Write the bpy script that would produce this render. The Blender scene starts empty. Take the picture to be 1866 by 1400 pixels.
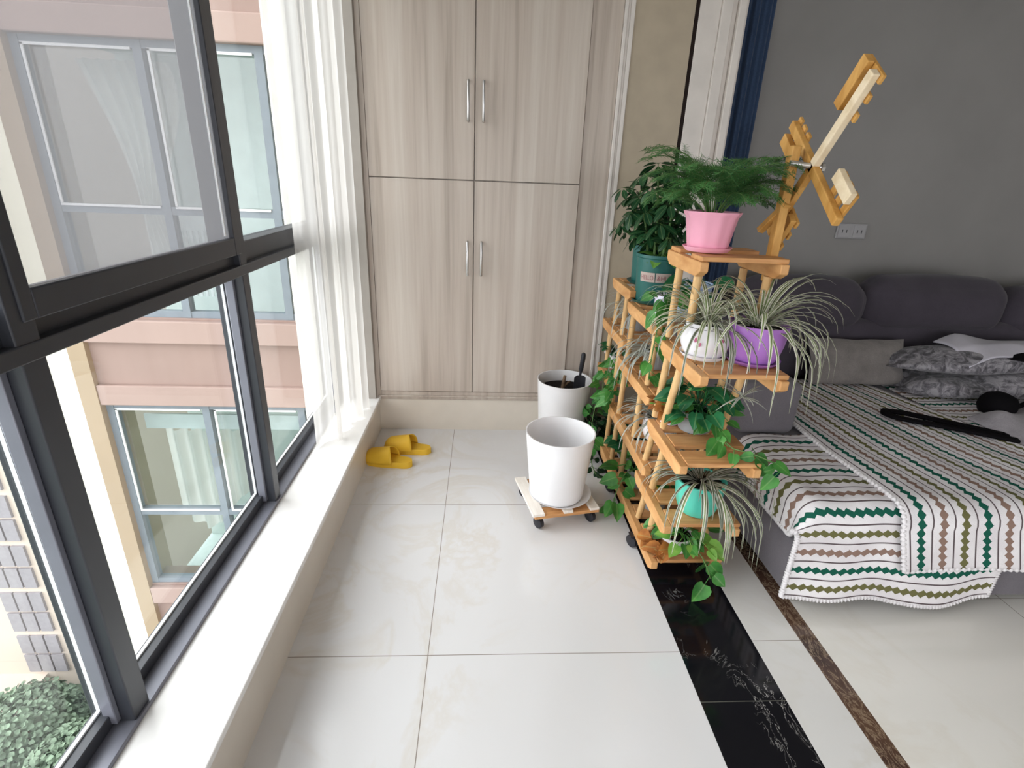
import bpy, math, random
from mathutils import Vector, Matrix
random.seed(7)
SC = bpy.context.scene
COL = SC.collection
PI = math.pi

# ------------------------------------------------------------------ camera
cam_data = bpy.data.cameras.new('camera')
cam = bpy.data.objects.new('camera', cam_data)
COL.objects.link(cam)
cam_data.sensor_fit = 'HORIZONTAL'
cam_data.sensor_width = 36.0
cam_data.lens = 960.0 / 1866.0 * 36.0
cam_data.clip_start = 0.02
cam_data.clip_end = 400
_vy = Vector((-51, -378, 960)).normalized()
_vz = Vector((-98, 2450, 960)).normalized()
_vz = (_vz - _vy * _vz.dot(_vy)).normalized()
_vx = _vy.cross(_vz) if _vy.cross(_vz).x > 0 else _vz.cross(_vy)
def _cw(v): return Vector((_vx.dot(v), _vy.dot(v), -_vz.dot(v)))
_r, _u, _b = _cw(Vector((1, 0, 0))), _cw(Vector((0, -1, 0))), _cw(Vector((0, 0, -1)))
cam.matrix_world = Matrix(((_r.x, _u.x, _b.x, 0.0), (_r.y, _u.y, _b.y, 0.0), (_r.z, _u.z, _b.z, 1.37), (0, 0, 0, 1)))
SC.camera = cam

# ------------------------------------------------------------------ sky and exposure
world = bpy.data.worlds.new('overcast_sky')
SC.world = world
world.use_nodes = True
_nt = world.node_tree
_nt.nodes.clear()
_o = _nt.nodes.new('ShaderNodeOutputWorld')
_bg = _nt.nodes.new('ShaderNodeBackground')
_tc = _nt.nodes.new('ShaderNodeTexCoord')
_dot = _nt.nodes.new('ShaderNodeVectorMath'); _dot.operation = 'DOT_PRODUCT'
_dot.inputs[1].default_value = Vector((-0.90, 0.22, 0.34)).normalized()
_mr = _nt.nodes.new('ShaderNodeMapRange')
_mr.inputs['From Min'].default_value = 0.25
_mr.inputs['From Max'].default_value = 1.0
_mr.inputs['To Min'].default_value = 0.55
_mr.inputs['To Max'].default_value = 7.0
_mr.interpolation_type = 'SMOOTHSTEP'
_nt.links.new(_tc.outputs['Generated'], _dot.inputs[0])
_nt.links.new(_dot.outputs['Value'], _mr.inputs['Value'])
# second, fainter sky lobe behind the camera, added to brighten the room
_dot2 = _nt.nodes.new('ShaderNodeVectorMath'); _dot2.operation = 'DOT_PRODUCT'
_dot2.inputs[1].default_value = Vector((0.15, -0.93, 0.33)).normalized()
_mr2 = _nt.nodes.new('ShaderNodeMapRange'); _mr2.interpolation_type = 'SMOOTHSTEP'
_mr2.inputs['From Min'].default_value = 0.35
_mr2.inputs['From Max'].default_value = 1.0
_mr2.inputs['To Min'].default_value = 0.0
_mr2.inputs['To Max'].default_value = 2.2
_add = _nt.nodes.new('ShaderNodeMath'); _add.operation = 'ADD'
_nt.links.new(_tc.outputs['Generated'], _dot2.inputs[0]); _nt.links.new(_dot2.outputs['Value'], _mr2.inputs['Value'])
_nt.links.new(_mr.outputs['Result'], _add.inputs[0]); _nt.links.new(_mr2.outputs['Result'], _add.inputs[1])
_bg.inputs['Color'].default_value = (0.965, 0.965, 1.0, 1)
_nt.links.new(_add.outputs[0], _bg.inputs['Strength'])
_nt.links.new(_bg.outputs[0], _o.inputs['Surface'])
SC.view_settings.view_transform = 'Standard'
SC.view_settings.look = 'None'
SC.view_settings.gamma = 1.0
SC.view_settings.use_curve_mapping = False
SC.view_settings.exposure = 0.3
SC.cycles.use_denoising = True
SC.cycles.max_bounces = 10
SC.cycles.diffuse_bounces = 6
SC.cycles.glossy_bounces = 4
SC.cycles.transparent_max_bounces = 24
SC.cycles.sample_clamp_indirect = 6.0

# sky portal in the window wall (guides the daylight, emits nothing of its own)
_pd = bpy.data.lights.new('window_portal', 'AREA')
_pd.shape = 'RECTANGLE'; _pd.size = 3.9; _pd.size_y = 2.2
_pd.cycles.is_portal = True
_po = bpy.data.objects.new('window_portal', _pd); COL.objects.link(_po)
_po.location = (-0.90, 0.75, 1.32)
_po.rotation_euler = (0, -PI / 2, 0)

def _portal(name, loc, rot, sx, sy):
    d = bpy.data.lights.new(name, 'AREA'); d.shape = 'RECTANGLE'; d.size = sx; d.size_y = sy; d.cycles.is_portal = True
    o = bpy.data.objects.new(name, d); COL.objects.link(o); o.location = loc; o.rotation_euler = rot
_portal('balcony_end_portal', (0.12, -2.72, 1.15), (PI / 2, 0, 0), 1.76, 1.8)  # portals at the unseen rear openings, added to brighten the room's depth
_portal('added_rear_portal', (2.97, -2.72, 1.15), (PI / 2, 0, 0), 3.25, 1.8)

# ------------------------------------------------------------------ helpers
def lin(c):
    def f(x): return x / 12.92 if x <= 0.04045 else ((x + 0.055) / 1.055) ** 2.4
    if isinstance(c, str):
        c = c.lstrip('#'); c = [int(c[i:i + 2], 16) / 255 for i in (0, 2, 4)]
    return tuple(f(x) for x in c) + (1.0,)

class NT:
    """small node-tree writer"""
    def __init__(s, name):
        s.m = bpy.data.materials.new(name); s.m.use_nodes = True
        s.t = s.m.node_tree; s.t.nodes.clear()
        s.out = s.n('ShaderNodeOutputMaterial')
    def n(s, typ, **kw):
        nd = s.t.nodes.new(typ)
        for k, v in kw.items(): setattr(nd, k, v)
        return nd
    def l(s, a, b): s.t.links.new(a, b)
    def setin(s, sock, v):
        if hasattr(v, 'default_value') or hasattr(v, 'is_output'): s.l(v, sock)
        else: sock.default_value = v
    def math(s, op, a, b=0.0, c=None):
        nd = s.n('ShaderNodeMath', operation=op)
        s.setin(nd.inputs[0], a); s.setin(nd.inputs[1], b)
        if c is not None: s.setin(nd.inputs[2], c)
        return nd.outputs[0]
    def coord(s, kind='Object', scale=(1, 1, 1), rot=(0, 0, 0)):
        tc = s.n('ShaderNodeTexCoord'); mp = s.n('ShaderNodeMapping')
        mp.inputs['Scale'].default_value = scale; mp.inputs['Rotation'].default_value = rot
        s.l(tc.outputs[kind], mp.inputs['Vector']); return mp.outputs[0]
    def noise(s, vec, scale=5, detail=4, rough=0.55, dist=0.0):
        nd = s.n('ShaderNodeTexNoise'); s.l(vec, nd.inputs['Vector'])
        nd.inputs['Scale'].default_value = scale; nd.inputs['Detail'].default_value = detail
        nd.inputs['Roughness'].default_value = rough; nd.inputs['Distortion'].default_value = dist
        return nd.outputs['Fac']
    def ramp(s, fac, stops, interp='LINEAR'):
        nd = s.n('ShaderNodeValToRGB'); cr = nd.color_ramp; cr.interpolation = interp
        while len(cr.elements) < len(stops): cr.elements.new(0.5)
        for e, (p, c) in zip(cr.elements, stops):
            e.position = p; e.color = lin(c) if not isinstance(c, tuple) else c
        s.l(fac, nd.inputs['Fac']); return nd.outputs['Color']
    def mix(s, fac, a, b, blend='MIX'):
        nd = s.n('ShaderNodeMix', data_type='RGBA', blend_type=blend)
        s.setin(nd.inputs[0], fac); s.setin(nd.inputs[6], a); s.setin(nd.inputs[7], b)
        return nd.outputs[2]
    def bsdf(s, color, rough=0.5, spec=0.5, metal=0.0, bump=None, bstr=0.2, bdist=0.002, sheen=0.0, sss=0.0, coat=0.0):
        b = s.n('ShaderNodeBsdfPrincipled')
        s.setin(b.inputs['Base Color'], color); s.setin(b.inputs['Roughness'], rough)
        b.inputs['Specular IOR Level'].default_value = spec
        b.inputs['Metallic'].default_value = metal
        b.inputs['Sheen Weight'].default_value = sheen
        b.inputs['Coat Weight'].default_value = coat
        if bump is not None:
            bp = s.n('ShaderNodeBump'); bp.inputs['Strength'].default_value = bstr
            bp.inputs['Distance'].default_value = bdist
            s.l(bump, bp.inputs['Height']); s.l(bp.outputs[0], b.inputs['Normal'])
        return b.outputs[0]
    def done(s, shader):
        s.l(shader, s.out.inputs['Surface']); return s.m

def plain(name, col, rough=0.5, spec=0.5, metal=0.0, var=0.06, scale=9, bstr=0.0):
    t = NT(name); v = t.coord()
    nz = t.noise(v, scale, 3)
    c = lin(col)
    lo = tuple(x * (1 - var) for x in c[:3]) + (1,); hi = tuple(min(1, x * (1 + var)) for x in c[:3]) + (1,)
    colr = t.ramp(nz, [(0.3, lo), (0.7, hi)])
    bump = t.noise(v, scale * 30, 3) if bstr else None
    return t.done(t.bsdf(colr, rough, spec, metal, bump, bstr))

def wood(name, a, b, scale=(3, 40, 40), rough=0.55):
    t = NT(name); v = t.coord('Object', scale)
    nz = t.noise(v, 1.6, 5, 0.6, 0.6); n2 = t.noise(t.coord('Object', (6, 6, 6)), 2, 2)
    f = t.math('ADD', t.math('MULTIPLY', nz, 0.75), t.math('MULTIPLY', n2, 0.3))
    return t.done(t.bsdf(t.ramp(f, [(0.32, a), (0.72, b)]), rough, 0.35, 0, nz, 0.12))

class MB:
    """mesh builder: vertices, faces, uv per face corner"""
    def __init__(s): s.v = []; s.f = []; s.uv = {}
    def add(s, vs, fs, uvs=None):
        b = len(s.v); s.v += [Vector(p) for p in vs]
        for i, f in enumerate(fs):
            s.f.append(tuple(b + k for k in f))
            if uvs is not None: s.uv[len(s.f) - 1] = [uvs[k] for k in f]
        return s
    def box(s, x0, x1, y0, y1, z0, z1):
        vs = [(x, y, z) for z in (z0, z1) for y in (y0, y1) for x in (x0, x1)]
        return s.add(vs, [(0, 2, 3, 1), (4, 5, 7, 6), (0, 1, 5, 4), (2, 6, 7, 3), (0, 4, 6, 2), (1, 3, 7, 5)])
    def beam(s, p0, p1, w, h, up=(0, 0, 1), ext=0.0):
        p0, p1 = Vector(p0), Vector(p1); d = (p1 - p0).normalized()
        p0 = p0 - d * ext; p1 = p1 + d * ext
        up = Vector(up); sd = d.cross(up)
        if sd.length < 1e-4: sd = d.cross(Vector((0, 1, 0)))
        sd.normalize(); up = sd.cross(d).normalized()
        vs = []
        for p in (p0, p1):
            for a, b in ((-1, -1), (1, -1), (1, 1), (-1, 1)):
                vs.append(p + sd * (a * w / 2) + up * (b * h / 2))
        return s.add(vs, [(0, 1, 2, 3), (7, 6, 5, 4), (0, 4, 5, 1), (1, 5, 6, 2), (2, 6, 7, 3), (3, 7, 4, 0)])
    def tube(s, pts, r, n=10, cap=True):
        pts = [Vector(p) for p in pts]
        rs = r if isinstance(r, (list, tuple)) else [r] * len(pts)
        prev = None; rings = []
        b0 = len(s.v); vs = []
        for i, p in enumerate(pts):
            t = (pts[min(i + 1, len(pts) - 1)] - pts[max(i - 1, 0)]).normalized()
            if prev is None:
                a = t.cross(Vector((0, 0, 1)))
                if a.length < 1e-3: a = t.cross(Vector((1, 0, 0)))
            else: a = prev - t * prev.dot(t)
            if a.length < 1e-6: a = t.cross(Vector((0, 1, 0)))
            a.normalize(); prev = a; bb = t.cross(a)
            for k in range(n):
                an = 2 * PI * k / n
                vs.append(p + (a * math.cos(an) + bb * math.sin(an)) * rs[i])
        fs = []
        for i in range(len(pts) - 1):
            for k in range(n):
                k2 = (k + 1) % n
                fs.append((i * n + k, i * n + k2, (i + 1) * n + k2, (i + 1) * n + k))
        if cap:
            fs.append(tuple(reversed(range(n)))); fs.append(tuple((len(pts) - 1) * n + k for k in range(n)))
        return s.add(vs, fs)
    def lathe(s, prof, c=(0, 0, 0), n=40, mod=None, close=True):
        c = Vector(c); vs = []; fs = []
        for j, (r, z) in enumerate(prof):
            for k in range(n):
                a = 2 * PI * k / n
                rr = r * (mod(a, j, r) if mod else 1.0)
                vs.append(c + Vector((rr * math.cos(a), rr * math.sin(a), z)))
        for j in range(len(prof) - 1):
            for k in range(n):
                k2 = (k + 1) % n
                fs.append((j * n + k, j * n + k2, (j + 1) * n + k2, (j + 1) * n + k))
        if close:
            fs.append(tuple(reversed(range(n)))); fs.append(tuple((len(prof) - 1) * n + k for k in range(n)))
        return s.add(vs, fs)
    def grid(s, fn, nu, nv, uvfn=None, wrap=False):
        vs = []; uv = []
        for j in range(nv + 1):
            for i in range(nu + 1):
                u, v = i / nu, j / nv
                vs.append(fn(u, v)); uv.append(uvfn(u, v) if uvfn else (u, v))
        fs = [(j * (nu + 1) + i, j * (nu + 1) + i + 1, (j + 1) * (nu + 1) + i + 1, (j + 1) * (nu + 1) + i) for j in range(nv) for i in range(nu)]
        return s.add(vs, fs, uv)
    def ribbon(s, pts, ws, side, fold=0.25):
        """strap leaf: three vertices across, folded along its midrib"""
        pts = [Vector(p) for p in pts]; vs = []; uv = []
        n = len(pts)
        for i, p in enumerate(pts):
            t = (pts[min(i + 1, n - 1)] - pts[max(i - 1, 0)]).normalized()
            sd = Vector(side); sd = (sd - t * sd.dot(t))
            if sd.length < 1e-5: sd = Vector((1, 0, 0))
            sd.normalize(); nm = sd.cross(t)
            if nm.z < 0 and i == 0: pass
            w = ws[i]
            for k, q in enumerate((-1, 0, 1)):
                vs.append(p + sd * (q * w) - nm * (fold * w * (0 if q else 1)))
                uv.append((k / 2, i / (n - 1)))
        fs = []
        for i in range(n - 1):
            for k in range(2): fs.append((i * 3 + k, i * 3 + k + 1, (i + 1) * 3 + k + 1, (i + 1) * 3 + k))
        return s.add(vs, fs, uv)
    def leaf(s, base, direction, normal, L, W, shape='heart', curl=0.15, cup=0.12):
        base = Vector(base); d = Vector(direction).normalized(); nm = Vector(normal)
        nm = nm - d * nm.dot(d)
        if nm.length < 1e-4: nm = d.cross(Vector((1, 0.3, 0.2)))
        nm.normalize(); sd = d.cross(nm).normalized()
        if shape == 'heart':
            prof = [(0.0, 0.03), (-0.06, 0.55), (0.10, 0.93), (0.30, 1.0), (0.52, 0.85), (0.74, 0.52), (0.90, 0.2), (1.0, 0.0)]
            mid = [0.0, 0.02, 0.12, 0.30, 0.52, 0.74, 0.90, 1.0]
        elif shape == 'oval':
            prof = [(0.0, 0.03), (0.12, 0.42), (0.32, 0.85), (0.55, 1.0), (0.78, 0.78), (0.92, 0.42), (1.0, 0.05)]
            mid = [p[0] for p in prof]
        elif shape == 'ivy':
            prof = [(0.0, 0.04), (-0.10, 0.6), (0.08, 0.72), (0.22, 1.0), (0.40, 0.55), (0.62, 0.52), (0.82, 0.25), (1.0, 0.0)]
            mid = [0.0, 0.03, 0.12, 0.25, 0.42, 0.62, 0.82, 1.0]
        else:
            prof = [(0.0, 0.05), (0.2, 0.7), (0.45, 1.0), (0.7, 0.7), (0.88, 0.3), (1.0, 0.0)]
            mid = [p[0] for p in prof]
        vs = []; uv = []
        for (t, w), m in zip(prof, mid):
            def P(tt, q, lift):
                return base + d * (tt * L) + sd * (q * W * 0.5) + nm * (lift - curl * L * tt * tt)
            for q in (-1, -0.5, 0, 0.5, 1):
                tt = m + (t - m) * abs(q)
                vs.append(P(tt, q * w, cup * W * abs(q) * w)); uv.append((0.5 + 0.5 * q * w, max(0, tt)))
        fs = []
        for i in range(len(prof) - 1):
            for k in range(4): fs.append((i * 5 + k, i * 5 + k + 1, (i + 1) * 5 + k + 1, (i + 1) * 5 + k))
        return s.add(vs, fs, uv)

def world_loc(o):
    v = Vector((0, 0, 0))
    while o is not None: v = v + o.location; o = o.parent
    return v

def obj(name, mb, mat, parent=None, loc=(0, 0, 0), bevel=0.0, smooth=40, bseg=2, sub=0):
    """links a mesh builder as ONE mesh object; builder coordinates are room coordinates"""
    me = bpy.data.meshes.new(name)
    org = world_loc(parent) if parent is not None else Vector(loc)
    me.from_pydata([tuple(p - org) for p in mb.v], [], mb.f)
    if mb.uv:
        ul = me.uv_layers.new(name='UVMap')
        for p in me.polygons:
            u = mb.uv.get(p.index)
            if u:
                for li, c in zip(p.loop_indices, u): ul.data[li].uv = c
    me.materials.append(mat)
    me.validate(clean_customdata=False)
    me.update()
    if smooth:
        me.shade_smooth()
        if smooth < 180: me.set_sharp_from_angle(angle=math.radians(smooth))
    o = bpy.data.objects.new(name, me); COL.objects.link(o)
    if parent is not None: o.parent = parent
    else: o.location = org
    if bevel:
        m = o.modifiers.new('bevel', 'BEVEL'); m.width = bevel; m.segments = bseg; m.limit_method = 'ANGLE'; m.angle_limit = math.radians(40)
        m.harden_normals = False
    if sub:
        m = o.modifiers.new('sub', 'SUBSURF'); m.levels = sub; m.render_levels = sub
    return o

def thing(name, label, cat, loc=(0, 0, 0), group=None):
    o = bpy.data.objects.new(name, None); o.empty_display_size = 0.05; COL.objects.link(o)
    o.location = loc; o['label'] = label; o['category'] = cat
    if group: o['group'] = group
    return o
def tag(o, label, cat, group=None):
    o['label'] = label; o['category'] = cat
    if group: o['group'] = group
    return o
def struct(o):
    o['kind'] = 'structure'; return o

# ------------------------------------------------------------------ materials
def make_tile(name, c1, c2, c3, tx, ty, ox, oy, rough=0.12):
    t = NT(name); tc = t.n('ShaderNodeTexCoord'); sp = t.n('ShaderNodeSeparateXYZ'); t.l(tc.outputs['Object'], sp.inputs[0])
    nz = t.noise(t.coord('Object', (1.2, 0.9, 1), (0, 0, 0.6)), 1.6, 6, 0.6, 1.2)
    n2 = t.noise(t.coord('Object', (1, 1, 1), (0, 0, 0.9)), 0.9, 3, 0.5, 0.8)
    vein = t.math('SUBTRACT', 1.0, t.math('MULTIPLY', t.math('ABSOLUTE', t.math('SUBTRACT', nz, 0.5)), 22.0))
    vein = t.math('MULTIPLY', t.math('MAXIMUM', vein, 0.0), t.math('MAXIMUM', t.math('MULTIPLY', t.math('SUBTRACT', n2, 0.47), 4.0), 0.0))
    base = t.ramp(n2, [(0.35, c1), (0.65, c2)])
    col = t.mix(t.math('MINIMUM', t.math('MULTIPLY', vein, 0.6), 0.5), base, lin(c3))
    def joint(sock, per, off):
        f = t.math('FRACT', t.math('DIVIDE', t.math('SUBTRACT', sock, off), per))
        d = t.math('MULTIPLY', t.math('MINIMUM', f, t.math('SUBTRACT', 1.0, f)), per)
        return t.math('LESS_THAN', d, 0.0013)
    j = t.math('MAXIMUM', joint(sp.outputs[0], tx, ox), joint(sp.outputs[1], ty, oy))
    col = t.mix(j, col, lin('#8b8278'))
    return t.done(t.bsdf(col, rough, 0.5))

M = {}
M['tile'] = make_tile('polished_cream_tile', '#d3d1d0', '#dcdbdb', '#cbc0ae', 0.8, 0.8, -0.147, 1.207)
M['tile_live'] = make_tile('living_room_tile', '#d8d4cc', '#e3e0da', '#c9bda8', 0.8, 0.8, 1.115, 0.62)
M['strip_tile'] = make_tile('white_border_tile', '#cdcac5', '#d6d4d1', '#c4bcae', 5.0, 0.8, 3.0, 1.245)
def black_marble():
    t = NT('black_marble'); v = t.coord('Object', (1, 0.55, 1), (0, 0, 0.35))
    nz = t.noise(v, 9, 5, 0.66, 1.1); n2 = t.noise(v, 5.5, 2, 0.5, 0)
    ve = t.math('MAXIMUM', t.math('SUBTRACT', 1.0, t.math('MULTIPLY', t.math('ABSOLUTE', t.math('SUBTRACT', nz, 0.5)), 150.0)), 0.0)
    ve = t.math('MULTIPLY', ve, t.math('MINIMUM', t.math('MAXIMUM', t.math('MULTIPLY', t.math('SUBTRACT', n2, 0.575), 8.0), 0.0), 1.0))
    tc = t.n('ShaderNodeTexCoord'); sp = t.n('ShaderNodeSeparateXYZ'); t.l(tc.outputs['Object'], sp.inputs[0])
    f = t.math('FRACT', t.math('DIVIDE', t.math('SUBTRACT', sp.outputs[1], 1.036), 0.8))
    j = t.math('LESS_THAN', t.math('MULTIPLY', t.math('MINIMUM', f, t.math('SUBTRACT', 1.0, f)), 0.8), 0.0013)
    col = t.mix(ve, lin('#0f0f14'), lin('#c9c6c0')); col = t.mix(j, col, lin('#57564f'))
    return t.done(t.bsdf(col, 0.10, 0.5))
M['black_marble'] = black_marble()
def brown_marble():
    t = NT('brown_marble'); v = t.coord('Object', (1, 0.5, 1), (0, 0, -0.4))
    nz = t.noise(v, 26, 6, 0.7, 1.5); n2 = t.noise(v, 7, 3, 0.5, 0.4)
    base = t.ramp(n2, [(0.3, '#17120f'), (0.5, '#46322a'), (0.7, '#5a4334')])
    ve = t.math('MAXIMUM', t.math('SUBTRACT', 1.0, t.math('MULTIPLY', t.math('ABSOLUTE', t.math('SUBTRACT', nz, 0.5)), 28.0)), 0.0)
    return t.done(t.bsdf(t.mix(t.math('MULTIPLY', ve, 0.75), base, lin('#a08a72')), 0.15, 0.5))
M['brown_marble'] = brown_marble()
def laminate():
    t = NT('pale_wood_laminate')
    nz = t.noise(t.coord('Object', (30, 30, 0.9)), 1.0, 6, 0.6, 0.3)
    n2 = t.noise(t.coord('Object', (7, 7, 0.35)), 1.0, 2, 0.5, 0)
    f = t.math('ADD', t.math('MULTIPLY', nz, 0.6), t.math('MULTIPLY', n2, 0.45))
    c = t.ramp(f, [(0.36, '#a3968a'), (0.5, '#bcafa3'), (0.68, '#cbc1b6')])
    return t.done(t.bsdf(c, 0.32, 0.4))
M['laminate'] = laminate()
M['wall_beige'] = plain('beige_panel_paint', '#b0a38f', 0.6, 0.3)
M['wall_grey'] = plain('grey_wallpaper', '#8b8987', 0.85, 0.2, 0, 0.05, 3, 0.05)
M['wall_white'] = plain('white_wall_paint', '#dedad3', 0.8, 0.2)
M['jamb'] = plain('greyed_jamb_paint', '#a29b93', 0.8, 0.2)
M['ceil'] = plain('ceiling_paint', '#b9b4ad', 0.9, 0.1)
M['base_stone'] = plain('beige_base_stone', '#d8cfc2', 0.3, 0.4, 0, 0.06, 4)
M['white_trim'] = plain('white_moulding_paint', '#d9d2cb', 0.4, 0.4)
M['sill'] = plain('white_quartz_sill', '#f3f1ee', 0.18, 0.5, 0, 0.03, 5)
M['dark_gap'] = plain('painted_gap_shade', '#1d0f0a', 0.6, 0.2)  # shade of the open gap, put into a solid strip's colour
M['frame'] = plain('charcoal_aluminium', '#34363c', 0.38, 0.5, 0.0, 0.06, 12)
M['frame_grey'] = plain('grey_aluminium', '#7b7c86', 0.35, 0.5, 0.2)
M['gasket'] = plain('white_gasket', '#e3e5e6', 0.5)
M['chrome'] = plain('brushed_nickel', '#c9c8c6', 0.28, 0.5, 0.85, 0.03)
M['white_plastic'] = plain('white_plastic', '#e8e7e8', 0.3, 0.5, 0, 0.015)
M['black_plastic'] = plain('black_rubber', '#222228', 0.5, 0.4)
M['soil'] = plain('potting_soil', '#1f1a19', 0.95, 0.1, 0, 0.5, 60, 0.6)
M['pine'] = wood('orange_pine', '#b07a45', '#dcab74', (14, 4, 14))
M['pine_dowel'] = wood('pale_pine_dowel', '#b98c56', '#dcb986', (40, 40, 3))
M['pine_board'] = wood('pine_board', '#ab7343', '#d7a46d', (3, 40, 40))
M['pale_wood'] = wood('pale_wood', '#ccb48e', '#ecdcc0', (14, 14, 14))
M['mill_wood'] = wood('windmill_wood', '#a8752f', '#d9a860', (16, 16, 5))
M['white_slat'] = wood('whitewashed_slat', '#d9d0c4', '#f2ece4', (40, 5, 40))
def fabric(name, c, var=0.12, rough=0.95, sc=250, blotch=6):
    t = NT(name); v = t.coord(); w = t.noise(v, sc, 2); b = t.noise(v, blotch, 4, 0.6)
    f = t.math('ADD', t.math('MULTIPLY', w, 0.4), t.math('MULTIPLY', b, 0.6)); cc = lin(c)
    col = t.ramp(f, [(0.35, tuple(x * (1 - var) for x in cc[:3]) + (1,)), (0.65, tuple(min(1, x * (1 + var)) for x in cc[:3]) + (1,))])
    return t.done(t.bsdf(col, rough, 0.1, 0, w, 0.25, 0.002, 0.15))
M['sofa'] = fabric('grey_sofa_fabric', '#6c686d')
M['sofa_dark'] = fabric('dark_grey_sofa_fabric', '#454048')
M['cushion'] = fabric('grey_suede_cushion', '#7d7875', 0.2, 0.9, 250, 14)
def damask():
    t = NT('grey_damask'); v = t.coord('Object', (1, 1, 1))
    a = t.noise(v, 17, 6, 0.7, 1.4); w = t.noise(v, 220, 2)
    col = t.ramp(a, [(0.40, '#49474b'), (0.5, '#77747a'), (0.58, '#9a979b')])
    return t.done(t.bsdf(col, 0.7, 0.2, 0, w, 0.2, 0.002, 0.2))
M['damask'] = damask()
M['cloth_white'] = fabric('white_cotton', '#c9c6d0', 0.05)
M['cloth_grey'] = fabric('pale_grey_jersey', '#a9a4aa', 0.2, 0.95, 200, 10)
M['cloth_black'] = plain('black_webbing', '#0d0b0e', 0.85, 0.1)
M['blue'] = fabric('navy_drape', '#33435c', 0.2, 0.9, 200, 5)
def throw_mat(name, seed):
    t = NT(name); uv = t.n('ShaderNodeUVMap'); uv.uv_map = 'UVMap'; sp = t.n('ShaderNodeSeparateXYZ'); t.l(uv.outputs[0], sp.inputs[0])
    u, v = sp.outputs[0], sp.outputs[1]
    P = 0.074
    vp = t.math('DIVIDE', v, P)
    fr = t.math('FRACT', vp); idx = t.math('FLOOR', vp)
    tri = t.math('ABSOLUTE', t.math('SUBTRACT', t.math('FRACT', t.math('DIVIDE', u, 0.030)), 0.5))
    tri = t.math('MULTIPLY', tri, 2.0)
    half = t.math('ADD', 0.06, t.math('MULTIPLY', tri, 0.15))
    wob = t.math('ADD', fr, t.math('MULTIPLY', t.math('SUBTRACT', t.math('FRACT', t.math('DIVIDE', u, 0.060)), 0.5), 0.05))
    band = t.math('LESS_THAN', t.math('ABSOLUTE', t.math('SUBTRACT', wob, 0.5)), half)
    thin = t.math('LESS_THAN', t.math('MINIMUM', fr, t.math('SUBTRACT', 1.0, fr)), 0.035)
    k = t.math('FRACT', t.math('DIVIDE', t.math('ADD', idx, 0.5 + seed), 3.0))
    bc = t.ramp(k, [(0.0, '#6c6a45'), (0.3333, '#1d5a4a'), (0.6667, '#8d7468')], 'CONSTANT')
    nz = t.noise(t.coord('Object'), 320, 2); bl = t.noise(t.coord('Object'), 7, 3)
    base = t.ramp(bl, [(0.35, '#dcd7d9'), (0.65, '#ece9ea')])
    col = t.mix(band, base, bc); col = t.mix(thin, col, lin('#5d5254'))
    knit = t.math('ADD', nz, t.math('MULTIPLY', band, 0.8))
    return t.done(t.bsdf(col, 0.95, 0.1, 0, knit, 0.5, 0.003))
M['throw'] = throw_mat('crochet_throw', 0.0)
M['throw2'] = throw_mat('crochet_throw_cross', 1.0)
M['lace'] = fabric('white_lace', '#d9d5d6', 0.08)
def leafy(name, c1, c2, edge=None, rough=0.4, center=False, trans=0.25):
    t = NT(name); uv = t.n('ShaderNodeUVMap'); uv.uv_map = 'UVMap'; sp = t.n('ShaderNodeSeparateXYZ'); t.l(uv.outputs[0], sp.inputs[0])
    nz = t.noise(t.coord(), 14, 3)
    col = t.ramp(nz, [(0.35, c1), (0.65, c2)])
    d = t.math('ABSOLUTE', t.math('SUBTRACT', sp.outputs[0], 0.5))
    if edge is not None:
        m = t.math('LESS_THAN', d, 0.2) if center else t.math('GREATER_THAN', d, 0.24)
        col = t.mix(m, col, lin(edge))
    else:
        m = t.math('MULTIPLY', t.math('LESS_THAN', d, 0.035), 0.45)
        col = t.mix(m, col, t.mix(0.5, col, lin('#a8c080')))
    b = t.bsdf(col, rough, 0.4)
    tr = t.n('ShaderNodeBsdfTranslucent'); t.l(col, tr.inputs['Color'])
    mx = t.n('ShaderNodeMixShader'); mx.inputs[0].default_value = trans; t.l(b, mx.inputs[1]); t.l(tr.outputs[0], mx.inputs[2])
    return t.done(mx.outputs[0])
M['spider'] = leafy('spider_plant_leaf', '#6a7d4c', '#8d9d6c', '#e6e3d6')
M['spider_grey'] = leafy('spider_plant_leaf_pale', '#788274', '#98a091', '#c4c6be')
M['spider_dark'] = leafy('spider_plant_leaf_dark', '#4c5743', '#66705a', '#b6b5aa')
M['pothos'] = leafy('pothos_leaf', '#2f6b2f', '#559a45')
M['pothos_light'] = leafy('pothos_leaf_light', '#5c9a3c', '#8cba55')
M['pothos_deep'] = leafy('pothos_leaf_deep', '#17502f', '#2e7a4c')
M['umbrella'] = leafy('umbrella_tree_leaf', '#173a22', '#2b5733', None, 0.3)
M['fern'] = leafy('asparagus_fern_needle', '#22592c', '#3d7f3d', None, 0.6)
M['ivy'] = leafy('ivy_leaf', '#2c6a31', '#4f9440')
M['dark_leaf'] = leafy('dark_foliage', '#14301f', '#22482c')
M['dried'] = leafy('dried_leaf', '#8f5526', '#c4823f', None, 0.8)
M['yellow_leaf'] = leafy('yellow_leaf', '#c9a92a', '#dcc24a')
M['stem'] = plain('green_stem', '#56773c', 0.6)
M['bark'] = plain('brown_stem', '#6b5847', 0.9, 0.2, 0, 0.3, 40, 0.4)
M['pink'] = plain('pink_ceramic', '#eaa6bb', 0.35, 0.5, 0, 0.05, 6)
M['purple'] = plain('lilac_plastic', '#a871c0', 0.32, 0.5, 0, 0.05, 6)
M['turquoise'] = plain('turquoise_plastic', '#55c3ad', 0.3, 0.5, 0, 0.05, 6)
M['pot_green'] = plain('dark_green_plastic', '#1d5d57', 0.42, 0.5, 0, 0.05, 6)
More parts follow.
